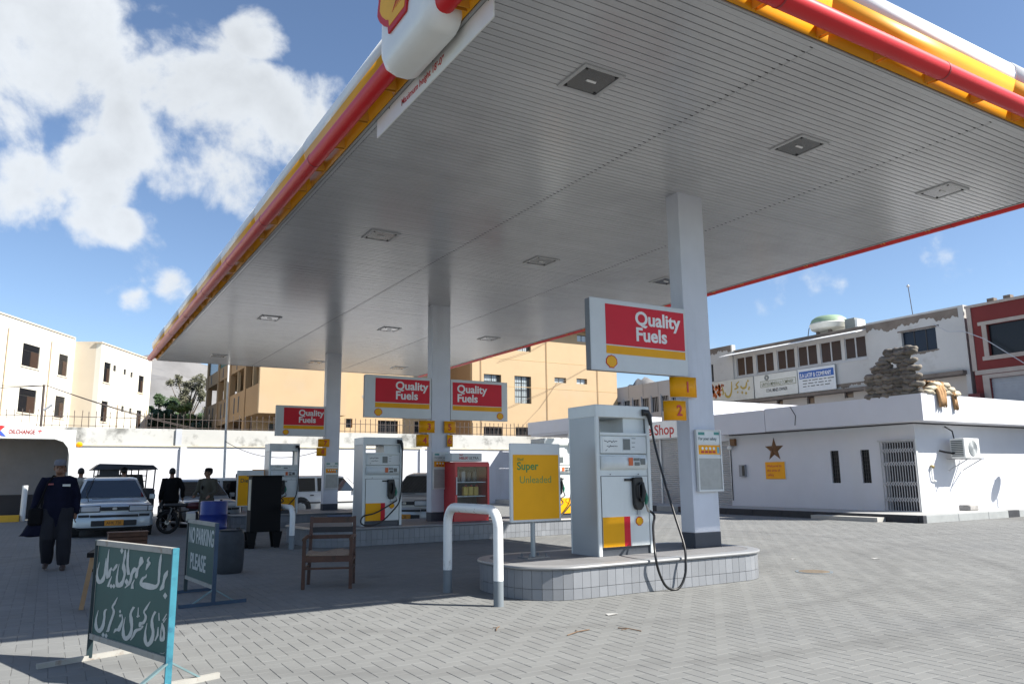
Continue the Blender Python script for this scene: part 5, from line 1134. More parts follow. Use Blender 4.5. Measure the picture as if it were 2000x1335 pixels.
# writing traced as brush strokes: outline pairs in millimetres on the board
URDU = [[(1216,750,1228,748),(1170,721,1223,715),(1159,689,1197,687),(1150,658,1186,657),(1132,636,1183,629),(1117,611,1129,608)],[(1104,851,1115,851),(1085,813,1120,813),(1078,753,1116,754),(1081,685,1115,687),(1078,653,1108,651),(1045,641,1072,620),(993,643,990,603),(903,645,881,604),(852,642,809,621),(847,647,808,650),(869,667,839,677),(904,680,881,687),(910,701,900,702)],[(924,823,937,821),(893,797,926,798),(907,780,957,783),(892,768,938,762),(883,729,892,728)],[(785,814,816,816),(768,783,843,781),(765,752,796,748),(736,723,772,721),(719,686,770,686),(723,662,754,662)],[(765,724,755,712),(693,736,731,711),(644,692,687,687),(632,645,673,643),(610,615,642,608),(558,581,566,578)],[(709,652,719,650),(673,621,702,620),(663,584,714,587)],[(578,861,591,861),(559,809,598,809),(562,749,602,752),(573,700,625,706),(592,674,637,680)],[(513,851,535,852),(505,806,548,806),(499,760,527,760),(488,717,552,723),(524,680,563,682),(505,632,546,629),(459,605,517,587),(470,601,420,575),(439,620,396,615),(432,672,405,672),(441,744,432,744)],[(390,741,411,738),(362,724,401,716),(328,695,345,684),(305,711,318,692),(259,683,303,679),(249,645,293,642),(263,634,232,622),(253,661,212,658),(244,743,205,742),(241,841,231,841)],[(317,647,326,647),(280,614,308,612),(247,565,285,564)],[(188,771,199,771),(176,703,214,704),(168,647,209,646),(126,609,185,596),(111,605,88,572),(87,614,30,605),(63,656,31,655),(81,733,71,734)],[(1204,604,1204,604),(1175,579,1239,584),(1210,559,1210,559)],[(582,650,582,650),(549,623,623,629),(590,602,590,602)],[(461,865,461,865),(435,839,496,842),(470,815,470,815)],[(318,592,318,592),(291,571,353,576),(325,556,325,556)],[(368,596,368,596),(340,575,402,580),(374,560,374,560)],[(1241,469,1251,468),(1186,420,1205,417)],[(1241,442,1250,441),(1196,409,1212,406)],[(1178,401,1191,404),(1190,369,1228,377),(1213,332,1242,335),(1193,299,1234,294),(1202,295,1172,287),(1188,335,1169,333),(1191,394,1180,393)],[(1124,462,1137,463),(1133,412,1151,414)],[(1129,370,1140,371),(1119,316,1148,317),(1091,278,1111,276)],[(1063,468,1094,465),(1025,420,1055,420),(1017,369,1066,375),(1045,325,1086,329),(1018,272,1074,268),(993,255,997,225),(981,264,932,254),(959,320,934,318),(969,379,960,378)],[(986,525,993,524),(914,472,945,468),(892,445,917,447),(920,414,957,417),(892,380,926,371),(840,370,879,358),(840,338,871,353),(885,347,912,353),(854,333,877,323),(777,313,814,302),(743,268,773,264),(713,234,724,233)],[(804,467,816,468),(801,401,824,403)],[(802,396,787,405),(843,410,831,418)],[(721,466,757,462),(677,415,712,416),(680,369,739,377),(706,317,747,320),(678,269,732,263),(639,252,645,221),(627,259,573,248),(603,316,575,315),(613,381,604,381)],[(536,392,551,395),(552,357,580,358),(510,311,560,308),(488,289,530,273),(447,282,477,269),(427,250,436,249)],[(447,505,456,504),(387,456,422,453),(360,428,392,430),(386,397,427,401),(363,352,403,351),(331,302,372,302),(308,256,347,252),(293,250,299,243)],[(268,405,286,401),(224,383,264,383),(226,329,266,331),(196,270,253,267),(162,251,181,221),(142,256,85,243),(114,309,79,307),(130,381,120,381)],[(1179,209,1180,211),(1233,210,1232,213),(1253,222,1249,223)],[(511,423,511,423),(493,408,534,412),(516,397,516,397)],[(517,394,517,394),(499,379,539,384),(521,369,521,369)],[(243,234,243,234),(217,211,276,218),(251,196,251,196)],[(298,234,298,234),(273,211,331,218),(306,196,306,196)]]
strokes('urdu_writing', URDU, Mb, M_paint, t, .0012, True)
t2, Mb2, Lb2 = board((1.56, 10.45), (1.675, 9.25), .88, .17, 'green No Parking Please board standing in the canopy shade', False, mat('tube_navy_shaded', (.018, .045, .085), .6, .2))  # tube colour darkened to stand in for the canopy shade
text('lettering', 'NO PARKING', .255, Mb2 @ Matrix.Translation((.05, .615, 0)), M_paint, t2, bold=.022, sx=.70)
text('lettering', 'PLEASE', .255, Mb2 @ Matrix.Translation((.17, .315, 0)), M_paint, t2, bold=.022, sx=.86)

# ---------------------------------------------------------------- wooden chair
M_wood = mat('worn_wood', (.075, .03, .017), .5, .4, 7.0, stain=(.03, .018, .012), stain_amt=.8, stain_scale=5.0); M_seatc = mat('worn_seat', (.33, .24, .17), .8, .25, 9.0, stain=(.05, .04, .03), stain_amt=.9, stain_scale=9.0)
ch = thing('wooden_chair', (3.2, 9.95, 0), 'worn brown wooden armchair alone in the canopy shade', 'chair', rz=R(-24))
ch['_o'] = (0, 0, 0)
hw = .29; hd_ = .24
for s in (-1, 1):
    MB().bar((s*hw, -hd_, 0), (s*hw, -hd_, .60), .042).build('leg', M_wood, ch); MB().bar((s*hw, hd_, 0), (s*(hw-.01), hd_+.09, .86), .040).build('leg', M_wood, ch)
    MB().tube([(s*hw, -hd_-.04, .605), (s*hw, -.02, .625), (s*hw, hd_+.04, .61)], [.028, .024, .024], 8).build('armrest', M_wood, ch)
    MB().bar((s*hw, -hd_+.02, .24), (s*hw, hd_-.02, .24), .028).build('stretcher', M_wood, ch); MB().bar((s*hw, -hd_+.02, .35), (s*hw, hd_-.02, .35), .05, .03).build('seat_rail', M_wood, ch)
MB().bar((-hw+.021, -hd_, .365), (hw-.021, -hd_, .365), .03, .075).build('seat_rail', M_wood, ch); MB().bar((-hw+.021, -hd_+.002, .25), (hw-.021, -hd_+.002, .25), .024).build('stretcher', M_wood, ch)
MB().bar((-hw+.02, hd_, .36), (hw-.02, hd_, .36), .03, .06).build('seat_rail', M_wood, ch)
q = MB(); G = 8
for j in range(G+1):
    for i in range(G+1):
        u, v = i/G, j/G; q.v.append((-hw+.02+u*(2*hw-.04), -hd_+.015+v*(2*hd_-.03), .405+.02*math.sin(u*7+v*3)-.035*math.sin(math.pi*u)*math.sin(math.pi*v)+.03*v))
q.f = [(j*(G+1)+i, j*(G+1)+i+1, (j+1)*(G+1)+i+1, (j+1)*(G+1)+i) for j in range(G) for i in range(G)]; q.mi = [0]*len(q.f)
o = q.build('seat', M_seatc, ch, smooth=True); o.modifiers.new('t', 'SOLIDIFY').thickness = .02
MB().bar((-hw, hd_+.085, .815), (hw, hd_+.085, .815), .03, .075).build('back_rail', M_wood, ch); MB().bar((-hw, hd_+.05, .60), (hw, hd_+.05, .60), .028, .05).build('back_rail', M_wood, ch)
MB().bar((-hw+.03, hd_+.066, .69), (hw-.03, hd_+.066, .69), .02, .07).build('back_slat', mat('dark_webbing', (.03, .028, .03), .7), ch)
MB().cbox(-.08, hw-.05, hd_+.06, hd_+.12, .853, .875, .01).build('cloth_rag', mat('rag_blue', (.08, .10, .15), .9), ch)

# ---------------------------------------------------------------- barrels, cabinet, odds and ends
def drum(x, y, r, h, m, lab, plastic=False):
    t = thing('drum', (x, y, 0), lab, 'drum')
    pr = [(r*.95, 0), (r, .02), (r, h*.32), (r*1.03, h*.335), (r, h*.35), (r, h*.65), (r*1.03, h*.665), (r, h*.68), (r, h-.02), (r*.97, h)] if not plastic else [(r*.85, 0), (r*.95, h*.06), (r, h*.3), (r, h*.7), (r*.96, h*.88), (r*.8, h*.98), (r*.74, h)]
    MB().lathe(pr, 22, c=(x, y)).build('body', m, t, auto=40); MB().lathe([(r*.9, h), (r*.9, h+.006), (r*.2, h+.008)], 20, c=(x, y)).build('lid', m, t)
    MB().lathe([(.03, h), (.03, h+.03), (.02, h+.034)], 10, c=(x+r*.5, y)).build('bung', M_blk, t)
drum(3.35, 19.0, .30, .88, mat('drum_blue', (.012, .03, .20), .35, .15), 'bright blue drum left of the black cabinet')
drum(2.42, 12.25, .20, .62, mat('drum_dark', (.03, .035, .042), .7, .3, 9.0), 'small dusty dark plastic drum beside the No Parking board', True)
cb = thing('metal_cabinet', (3.86, 16.25, 0), 'black metal cabinet on legs in front of the middle island', 'cabinet'); M_bm = mat('black_metal', (.005, .005, .006), .6, .2, spec=.15)
MB().box(3.55, 4.15, 16.15, 16.5, .32, 1.42).build('body', M_bm, cb, bevel=.01); MB().box(3.52, 4.17, 16.12, 16.53, 1.4205, 1.44).build('top', M_bm, cb)
for x in (3.60, 4.10):
    for y in (16.2, 16.45): MB().add([(x-.05,y-.02,0),(x+.05,y-.02,0),(x+.05,y+.02,0),(x-.05,y+.02,0),(x-.1,y-.02,.3195),(x+.1,y-.02,.3195),(x+.1,y+.02,.3195),(x-.1,y+.02,.3195)], [(0,3,2,1),(4,5,6,7),(0,1,5,4),(1,2,6,5),(2,3,7,6),(3,0,4,7)]).build('leg', M_bm, cb)
box('side_notice', mat('old_paper', (.5, .45, .35), .8, .2), cb, 3.545, 3.5499, 16.2, 16.42, .75, 1.36)
MB().lathe([(.27, 0), (.32, .05), (.32, .10), (.27, .15), (.17, .15), (.17, 0)], 20, c=(3.45, 16.6)).build('x', M_blk); o = bpy.data.objects['x']; o.name = 'old_tyre'; tag(o, 'black tyre lying flat by the black cabinet', 'tyre')
bx = thing('wooden_box', (1.55, 18.6, 0), 'low brown wooden box on the ground before the silver saloon', 'box'); M_bxw = mat('box_wood', (.12, .055, .03), .7, .3, 6.0)
for z in (.02, .11, .20): box('slat', M_bxw, bx, 1.2, 1.95, 18.55, 18.572, z, z+.075)
for z in (.02, .11, .20): box('slat', M_bxw, bx, 1.2, 1.95, 18.9, 18.922, z, z+.075)
for x in (1.2, 1.925): box('end', M_bxw, bx, x, x+.024, 18.5725, 18.8995, .02, .27)
box('lid', M_bxw, bx, 1.18, 1.97, 18.53, 18.94, .2755, .295)
st = thing('wooden_stand', (.45, 9.75, 0), 'thin wooden trestle leaning behind the Urdu board', 'stand')
MB().bar((.42, 9.75, 0), (.50, 9.78, .60), .045).build('leg', mat('stick_wood', (.30, .19, .10), .8, .25), st); MB().bar((.46, 9.55, .58), (.56, 9.95, .60), .07, .05).build('crossbar', M_bm, st)
MB().bar((1.0, 9.9, 0), (.95, 9.8, .58), .04).build('leg', mat('stick_wood', (.30, .19, .10), .8), st); MB().bar((.50, 9.77, .40), (.96, 9.82, .40), .03).build('rail', M_bm, st)
# litter and drain covers on the paving
for x, y, a, s, lab in ((4.1, 5.75, .3, .16, 'broken dry twig on the sunlit paving, nearest the camera'), (4.55, 5.6, 1.9, .12, 'short dry twig on the sunlit paving'), (3.6, 6.3, .9, .10, 'small dry twig near the hoop guard shadow')):
    c, s_ = math.cos(a)*s, math.sin(a)*s
    o = MB().tube([(x-c, y-s_, .006), (x, y+.01, .012), (x+c, y+s_, .006)], .005, 5).tube([(x, y+.01, .012), (x+c*.4-s_*.5, y+s_*.4+c*.5, .006)], .003, 5).build('twig', mat('twig', (.16, .10, .06), .9)); tag(o, lab, 'twig')
mh_ = thing('manhole_cover', (9.3, 7.35, 0), 'small rusty manhole cover in the paving right of the island', 'manhole cover')
MB().lathe([(.21, .001), (.21, .008), (.16, .012), (.02, .012)], 20, c=(9.3, 7.35)).build('lid', mat('rust_tan', (.15, .12, .085), .8, .3, 9.0), mh_); MB().lathe([(.25, .001), (.25, .006), (.215, .006)], 20, c=(9.3, 7.35)).build('rim', M_hg, mh_)
for x, y, s in ((11.5, 7.9, .09), (10.4, 8.6, .06), (4.9, 6.3, .07)):
    o = MB().add([(x-s,y-s*.5,.004),(x+s*.8,y-s*.6,.009),(x+s,y+s*.4,.005),(x-s*.7,y+s*.5,.011)], [(0,1,2,3)]).build('paper_scrap', mat('litter_paper', (.34, .34, .33), .8)); tag(o, 'pale scrap of paper lying on the paving', 'litter', 'scraps of paper on the paving')

# ---------------------------------------------------------------- vehicles
M_tyre = mat('tyre', (.012, .012, .013), .8); M_rim = mat('rim', (.30, .31, .32), .35, metal=.7); M_cg = glass('car_glass', (.012, .016, .020), .04); M_pl = mat('number_plate', (.60, .25, .02), .5); M_lens = glass('headlamp', (.42, .46, .50), .06); M_bump = mat('bumper_dark', (.02, .021, .023), .6); M_amb = mat('amber', (.5, .18, .02), .3)
def car(name, loc, rz, L, Wd, Ht, paint, lab, style='sedan', plate='ABC 123', antenna=False):
    t = thing(name, loc, lab, 'car', 'cars at the station', rz); t['_o'] = (0, 0, 0)
    w = Wd/2; belt = Ht*.60; zb = .20; f, r = -L/2, L/2
    nose = Ht*.53
    if style == 'sedan': prof = [(f, nose-.06, .90), (f+.10, nose, .955), (f+.45, nose+.04, .99), (f+1.12, belt-.035, 1), (f+1.3, belt, 1), (f+2.2, belt+.01, 1.0), (r-.95, belt+.03, 1), (r-.35, belt+.02, .98), (r-.05, belt-.02, .93), (r, .60, .90)]
    elif style == 'van': prof = [(f, .60, .90), (f+.06, nose+.05, .96), (f+.35, belt-.05, 1), (f+.6, belt, 1), (f+2, belt, 1), (r-.25, belt+.02, 1), (r-.02, belt, .96), (r, .60, .92)]
    else: prof = [(f, nose-.06, .88), (f+.10, nose, .95), (f+.35, nose+.05, .985), (f+.85, belt-.03, 1), (f+1.0, belt, 1), (f+2.0, belt+.01, 1), (r-.4, belt+.03, .99), (r-.04, belt, .95), (r, .62, .90)]
    rings = []
    for y, zt, k in prof:
        hw_ = w*k; zl = zb if f+.3 < y < r-.3 else zb+.04
        half = [(hw_*.90, zl), (hw_*.985, zl+.10), (hw_, (zl+zt)/2), (hw_*.985, zt-.09), (hw_*.93, zt-.025), (hw_*.6, zt+.012), (0, zt+.022)]
        rings.append([(x, y, z) for x, z in half]+[(-x, y, z) for x, z in half[::-1][1:]])
    b = MB(); b.loft(rings); bd = b.build('body', paint, t, auto=50, bevel=.0)
    # greenhouse
    if style == 'sedan': g = [(f+1.18, belt-.02, .90), (f+1.92, Ht-.06, .70), (f+2.25, Ht, .70), (r-1.55, Ht, .70), (r-1.15, Ht-.07, .69), (r-.55, belt, .86)]
    elif style == 'van': g = [(f+.45, belt-.03, .93), (f+.98, Ht-.07, .80), (f+1.3, Ht, .80), (r-.5, Ht, .80), (r-.12, Ht-.08, .80), (r-.03, belt, .93)]
    else: g = [(f+.86, belt-.02, .91), (f+1.5, Ht-.06, .75), (f+1.8, Ht, .75), (r-.75, Ht, .74), (r-.35, Ht-.10, .73), (r-.08, belt+.02, .86)]
    top = []; bot = []
    gr = MB(); rg = []
    for y, z, k in g:
        rg.append([(w*.93 if z > belt+.1 else w*k, y, belt-.06), (w*k*1.0, y, z-.03) if z > belt+.1 else (w*k, y, belt-.03), (w*k*.82, y, z), (-w*k*.82, y, z), (-w*k, y, z-.03) if z > belt+.1 else (-w*k, y, belt-.03), (-w*.93 if z > belt+.1 else -w*k, y, belt-.06)])
    gr.loft(rg); gr.build('cabin', paint, t, auto=35)
    # glass set just outside the cabin skin
    y0, z0, k0 = g[0]; y1, z1, k1 = g[1]; n_ = Vector((0, -(z1-z0), (y1-y0))).normalized()*.008
    def quad(nm, P, m=M_cg, off=(0, 0, 0)):
        q = MB(); q.add([(p[0]+off[0], p[1]+off[1], p[2]+off[2]) for p in P], [(0, 1, 2, 3)]); o_ = q.build(nm, m, t); s_ = o_.modifiers.new('t', 'SOLIDIFY'); s_.thickness = .006; s_.offset = 0; return o_
    lz = lambda u: z0+.06+(z1-z0-.06)*u
    ly = lambda u: y0+(y1-y0)*((lz(u)-z0)/(z1-z0))
    quad('windscreen', [(-w*k0*.93, ly(.03), lz(.03)), (w*k0*.93, ly(.03), lz(.03)), (w*k1*.90, ly(.93), lz(.93)), (-w*k1*.90, ly(.93), lz(.93))], off=(0, -.012, .008))
    ya_, za_, ka_ = g[-1]; yb_, zb_, kb_ = g[-2]
    quad('rear_window', [(w*ka_*.9, ya_-.05, za_+.06), (-w*ka_*.9, ya_-.05, za_+.06), (-w*kb_*.88, yb_+.03, zb_-.05), (w*kb_*.88, yb_+.03, zb_-.05)], off=(0, .014, .008))
    yf_, yr_ = g[1][0], g[-2][0]; ym = (yf_+yr_)/2+.05
    for s in (-1, 1):
        def sw(nm, ya, yb2, yta, ytb):
            xb, xt = s*(w*.935+.006), s*(w*g[2][2]*1.01+.006)
            quad(nm, [(xb, ya, belt+.01), (xb, yb2, belt+.01), (xt+(xb-xt)*.12, ytb, Ht-.10), (xt+(xb-xt)*.12, yta, Ht-.10)])
        sw('side_window', g[0][0]+.30, ym-.05, yf_+.10, ym-.05); sw('side_window', ym+.05, g[-1][0]-.28, ym+.05, yr_-.06)
        MB().cbox(s*w+(0 if s > 0 else -.14), s*w+(.14 if s > 0 else 0), g[0][0]+.24, g[0][0]+.34, belt+.0, belt+.13, .02).build('mirror', paint, t)
        MB().cbox(s*(w+.012)-.01, s*(w+.012)+.01, ym+.12, ym+.26, belt-.16, belt-.12, .006).build('door_handle', M_bump, t)
        MB().box(min(s*w*1.002, s*(w*1.002+.012)), max(s*w*1.002, s*(w*1.002+.012)), f+.85, r-.85, .46, .51).build('side_strip', M_bump, t)
        for yy in (f+.78, r-.82):
            Mw = Matrix.Translation((s*(w-.10), yy, .30)) @ Matrix.Rotation(R(90), 4, 'Y')
            MB().lathe([(.40, -.10), (.40, .103 if s > 0 else .1)], 20, Matrix.Translation((s*(w-.105), yy, .31)) @ Matrix.Rotation(R(90), 4, 'Y')).build('wheel_arch', M_bump, t)
            wh = MB().lathe([(.20, -.09), (.29, -.10), (.305, -.06), (.305, .06), (.29, .105), (.20, .09)], 22, Mw).build('wheel', M_tyre, t, auto=40)
            MB().lathe([(.195, -.108), (.17, -.112), (.06, -.10), (.05, .10), (.17, .112), (.195, .108)], 18, Mw).build('rim', M_rim, wh, auto=40)
        # lamps
        MB().cbox(min(s*w*.34, s*w*.95), max(s*w*.34, s*w*.95), f-.03, f+.12, nose-.165, nose-.015, .012).build('lamp_surround', M_bump, t)
        MB().cbox(min(s*w*.36, s*w*.80), max(s*w*.36, s*w*.80), f-.045, f+.1, nose-.15, nose-.03, .012).build('headlight', M_lens, t)
        MB().cbox(min(s*w*.82, s*w*.94), max(s*w*.82, s*w*.94), f-.04, f+.15, nose-.15, nose-.03, .01).build('indicator', M_amb if style != 'sedan' else M_lens, t)
        MB().cbox(min(s*w*.60, s*w*.86), max(s*w*.60, s*w*.86), f-.085, f-.03, .50, .555, .008).build('fog_lamp', M_bump, t)
        MB().cbox(min(s*w*.62, s*w*.93), max(s*w*.62, s*w*.93), r-.05, r+.02, belt-.20, belt-.06, .01).build('tail_light', mat('tail_red', (.35, .02, .02), .3), t)
    MB().cbox(-w*.335, w*.335, f-.035, f+.05, nose-.135, nose-.045, .008).build('grille', M_bump, t); MB().cbox(-.055, .055, f-.05, f+.03, nose-.125, nose-.055, .015).build('badge', M_mtl, t)
    bp = MB().loft([[(x, f+.12+ab*.14, z0_), (x, f-.07+ab*.14, z0_+.02), (x, f-.09+ab*.14, z1_-.06), (x, f-.05+ab*.14, z1_), (x, f+.12+ab*.14, z1_)] for x, ab, z0_, z1_ in ((-w*.97, 1, .25, .58), (-w*.85, .25, .23, .60), (0, 0, .22, .605), (w*.85, .25, .23, .60), (w*.97, 1, .25, .58))]).build('bumper', paint, t, auto=50)
    MB().cbox(-w*.58, w*.58, f-.096, f-.02, .49, .545, .006).build('air_intake', M_bump, bp); MB().cbox(-w*.55, w*.55, f-.094, f-.02, .28, .41, .015).build('air_intake', M_bump, bp)
    pt = MB().cbox(-.21, .21, f-.112, f-.1, .285, .425, .004).build('number_plate', M_pl, t)
    text('plate_lettering', plate, .10, FACE_Y(-.17, f-.113, .318), mat('plate_ink', (.10, .04, .01), .6), pt, bold=.01, sx=.85)
    MB().loft([[(x, r-.10-ab*.1, .25), (x, r+.07-ab*.1, .27), (x, r+.07-ab*.1, .52), (x, r-.1-ab*.1, .56)] for x, ab in ((-w*.96, 1), (-w*.8, .2), (w*.8, .2), (w*.96, 1))]).build('rear_bumper', paint, t, auto=50)
    MB().box(-w*.85, w*.85, f+.2, r-.2, .17, .23).build('underside', M_bump, t)
    MB().tube([(-w*.5, g[0][0]-.02, z0+.05), (-w*.05, g[0][0]-.05, z0+.055)], .008, 5).build('wiper', M_bump, t)
    if antenna: MB().tube([(-w*.60, f+.95, belt-.02), (-w*.66, f+1.25, belt+.25), (-w*.42, f+2.0, Ht+.02)], .010, 5).build('cable', M_bump, t)
    return t
C_sil = mat('paint_silver_blue', (.44, .50, .54), .28, .06, 1.5, metal=.25); C_whi = mat('paint_white', (.70, .71, .71), .3, .04, 1.5); C_gre = mat('paint_grey', (.26, .28, .30), .3, .05, metal=.3); C_vz = mat('paint_silver', (.40, .41, .42), .28, .06, metal=.35)
for m_ in (C_sil, C_whi, C_gre, C_vz): m_.node_tree.nodes['Principled BSDF'].inputs['Coat Weight'].default_value = .5
car('saloon_car', (1.50, 23.95, 0), 0, 4.3, 1.84, 1.47, C_sil, 'silver blue saloon car with an orange number plate, facing the camera', 'sedan', 'AHK 720', True)
car('hatchback_car', (5.68, 28.2, 0), R(90), 3.4, 1.5, 1.44, C_whi, 'small white hatchback behind the Diesel sign', 'hatch', 'QAB 41')
car('estate_car', (9.45, 30.0, 0), R(90), 4.1, 1.6, 1.50, C_whi, 'white car side on behind the farthest column', 'hatch', 'QAD 18')
car('compact_car', (9.45, 20.4, 0), R(-46), 3.65, 1.62, 1.50, C_vz, 'silver compact car facing left behind the middle column', 'hatch', 'AGL 35')
car('grey_car', (4.15, 26.4, 0), R(4), 4.1, 1.65, 1.40, C_gre, 'dark grey car behind the man in the dark suit', 'sedan', 'ADM 55')
# pickup with a covered rack, seen from its tail
pk = thing('pickup_truck', (2.2, 30.2, 0), 'dark pickup truck with a roofed open rack behind the silver saloon', 'truck'); M_pk = mat('pickup_dark', (.03, .032, .035), .5, .15)
MB().cbox(1.35, 3.1, 28.3, 31.0, .45, 1.12, .06).build('bed', M_pk, pk); MB().cbox(1.36, 3.09, 31.01, 33.0, .45, 1.05, .08).build('bonnet', M_pk, pk)
MB().add([(1.2,28.2,1.74),(3.15,28.2,1.74),(3.15,30.9,1.74),(1.2,30.9,1.74),(1.42,28.35,1.93),(3.0,28.3,1.88),(3.0,30.8,1.88),(1.42,30.8,1.93)], [(0,3,2,1),(4,5,6,7),(0,1,5,4),(1,2,6,5),(2,3,7,6),(3,0,4,7)]).build('rack_roof', M_pk, pk)
for x in (1.37, 2.2, 2.55, 3.05):
    for y in (28.34, 30.85): MB().bar((x, y, 1.1), (x+.02, y, 1.75), .04).build('rack_post', M_pk, pk)
for z in (1.35, 1.55): MB().bar((1.4, 30.85, z), (3.05, 30.85, z), .03).build('rack_rail', M_pk, pk)
MB().box(1.42, 2.0, 28.33, 28.36, 1.12, 1.74).build('side_curtain', M_pk, pk)
MB().add([(1.4,31.02,1.05),(3.05,31.02,1.05),(3.05,32.2,1.03),(1.4,32.2,1.03),(1.5,31.05,1.6),(2.95,31.05,1.6),(2.95,31.6,1.6),(1.5,31.6,1.6)], [(0,3,2,1),(4,5,6,7),(0,1,5,4),(1,2,6,5),(2,3,7,6),(3,0,4,7)]).build('cab', M_pk, pk)
for x in (1.42, 3.03):
    for y in (29.2, 32.3): MB().lathe([(.2, -.1), (.35, -.11), (.37, 0), (.35, .11), (.2, .1)], 18, Matrix.Translation((x, y, .37)) @ Matrix.Rotation(R(90), 4, 'Y')).build('wheel', M_tyre, pk, auto=40)
# motorcycles
def moto(loc, rz, lab):
    t = thing('motorcycle', loc, lab, 'motorcycle', 'parked motorcycles', rz); t['_o'] = (0, 0, 0); M_mr = mat('moto_red', (.06, .01, .012), .3)
    for y in (-.62, .60):
        Mw = Matrix.Translation((0, y, .29)) @ Matrix.Rotation(R(90), 4, 'Y'); wh = MB().tube([(0, y+.25*math.cos(2*math.pi*k/20), .29+.25*math.sin(2*math.pi*k/20)) for k in range(21)], .042, 8).build('wheel', M_tyre, t)
        b = MB()
        for k in range(8): b.tube([(0, y, .29), (0, y+.23*math.cos(k*.785), .29+.23*math.sin(k*.785))], .006, 4)
        b.build('spokes', M_mtl, wh); MB().lathe([(.06, -.05), (.06, .05)], 10, Mw).build('hub', M_mtl, wh)
        MB().tube([(0, y+.31*math.cos(a), .29+.31*math.sin(a)) for a in (.5, .9, 1.3, 1.7, 2.1, 2.5)], .03, 6).build('mudguard', M_blk, t)
    for s in (-1, 1): MB().tube([(s*.06, -.62, .29), (s*.06, -.40, .85)], .022, 8).build('fork', M_mtl, t); MB().tube([(s*.07, .60, .29), (s*.09, .48, .66)], .022, 8).build('shock', M_mtl, t)
    MB().tube([(-.34, -.22, 1.02), (-.14, -.36, .96), (.14, -.36, .96), (.34, -.22, 1.02)], .014, 6).build('handlebar', M_mtl, t)
    for s in (-1, 1): MB().tube([(s*.2, -.32, .98), (s*.28, -.30, 1.15)], .006, 4).build('mirror_stalk', M_blk, t); MB().lathe([(.055, -.01), (.055, .01)], 10, Matrix.Translation((s*.29, -.30, 1.18)) @ Matrix.Rotation(R(90), 4, 'X')).build('mirror', M_blk, t)
    MB().lathe([(.03, -.06), (.085, .0), (.09, .05)], 12, Matrix.Translation((0, -.46, .84)) @ Matrix.Rotation(R(90), 4, 'X')).build('headlamp', M_lens, t)
    MB().loft([[(x*.13*k, y, .70+z*.11*k) for x, z in ((1, 0), (.7, .8), (0, 1), (-.7, .8), (-1, 0), (-.6, -.7), (.6, -.7))] for y, k in ((-.34, .5), (-.22, 1), (0, 1), (.14, .6))]).build('tank', M_mr, t, auto=50)
    MB().cbox(-.12, .12, .08, .72, .68, .77, .04).build('seat', M_blk, t); MB().cbox(-.12, .12, -.18, .16, .28, .56, .05).build('engine', M_mtl, t); MB().tube([(.11, -.1, .34), (.14, .1, .24), (.15, .7, .30)], .035, 8).build('exhaust', M_mtl, t); MB().tube([(0, -.36, .86), (0, -.1, .60), (0, .3, .55), (0, .6, .66)], .02, 6).build('frame', M_blk, t)
moto((3.32, 21.9, 0), R(65), 'motorcycle parked behind the bright blue drum'); moto((20.9, 24.6, 0.0), R(-20), 'dark motorcycle parked before the shop shutters')

# ---------------------------------------------------------------- people
def remesh(mb, name, m, parent, vox, smooth_it=2, jit=0.0, scale=9.0, seed=1, factor=.5):
    tmp = bpy.data.objects.new('tmp', mb.mesh('tmp', m)); COL.objects.link(tmp)
    r = tmp.modifiers.new('r', 'REMESH'); r.mode = 'VOXEL'; r.voxel_size = vox; r.use_smooth_shade = True
    s = tmp.modifiers.new('s', 'SMOOTH'); s.iterations = smooth_it; s.factor = factor
    me = bpy.data.meshes.new_from_object(tmp.evaluated_get(bpy.context.evaluated_depsgraph_get())); bpy.data.objects.remove(tmp)
    me.name = name; me.materials.clear(); me.materials.append(m)
    if jit:
        n = len(me.vertices); co = np.empty(n*3, np.float32); me.vertices.foreach_get('co', co); no = np.empty(n*3, np.float32); me.vertices.foreach_get('normal', no)
        co = co.reshape(-1, 3); no = no.reshape(-1, 3); ph = seed*1.7
        d = np.sin(co[:, 0]*scale*1.6+ph+2*np.sin(co[:, 2]*scale*.5+ph))*np.sin(co[:, 2]*scale*.45+co[:, 1]*scale+ph*.6)+.5*np.sin(co[:, 0]*scale*3.1+co[:, 1]*scale*2.3+co[:, 2]*scale*.8)
        co += no*(d*jit)[:, None]; me.vertices.foreach_set('co', co.reshape(-1))
    me.polygons.foreach_set('use_smooth', [True]*len(me.polygons)); me.update()
    o = bpy.data.objects.new(name, me); COL.objects.link(o); o.parent = parent; o['_o'] = (0, 0, 0); return o
def ell(b, c, r, n=12, M=None):
    prof = [(max(.02, math.sin(math.pi*k/8)), -math.cos(math.pi*k/8)) for k in range(9)]
    Mx = Matrix.Translation(c) @ Matrix.Diagonal((r[0], r[1], r[2], 1)); b.lathe(prof, n, (M @ Mx) if M is not None else Mx)
def ering(c, rx, ry, n=14): return [(c[0]+rx*math.cos(2*math.pi*k/n), c[1]+ry*math.sin(2*math.pi*k/n), c[2]) for k in range(n)]
M_skin = mat('skin_brown', (.20, .10, .06), .55, .08, 9.0); M_hair = mat('hair_black', (.008, .007, .006), .6, .2, 30.0)
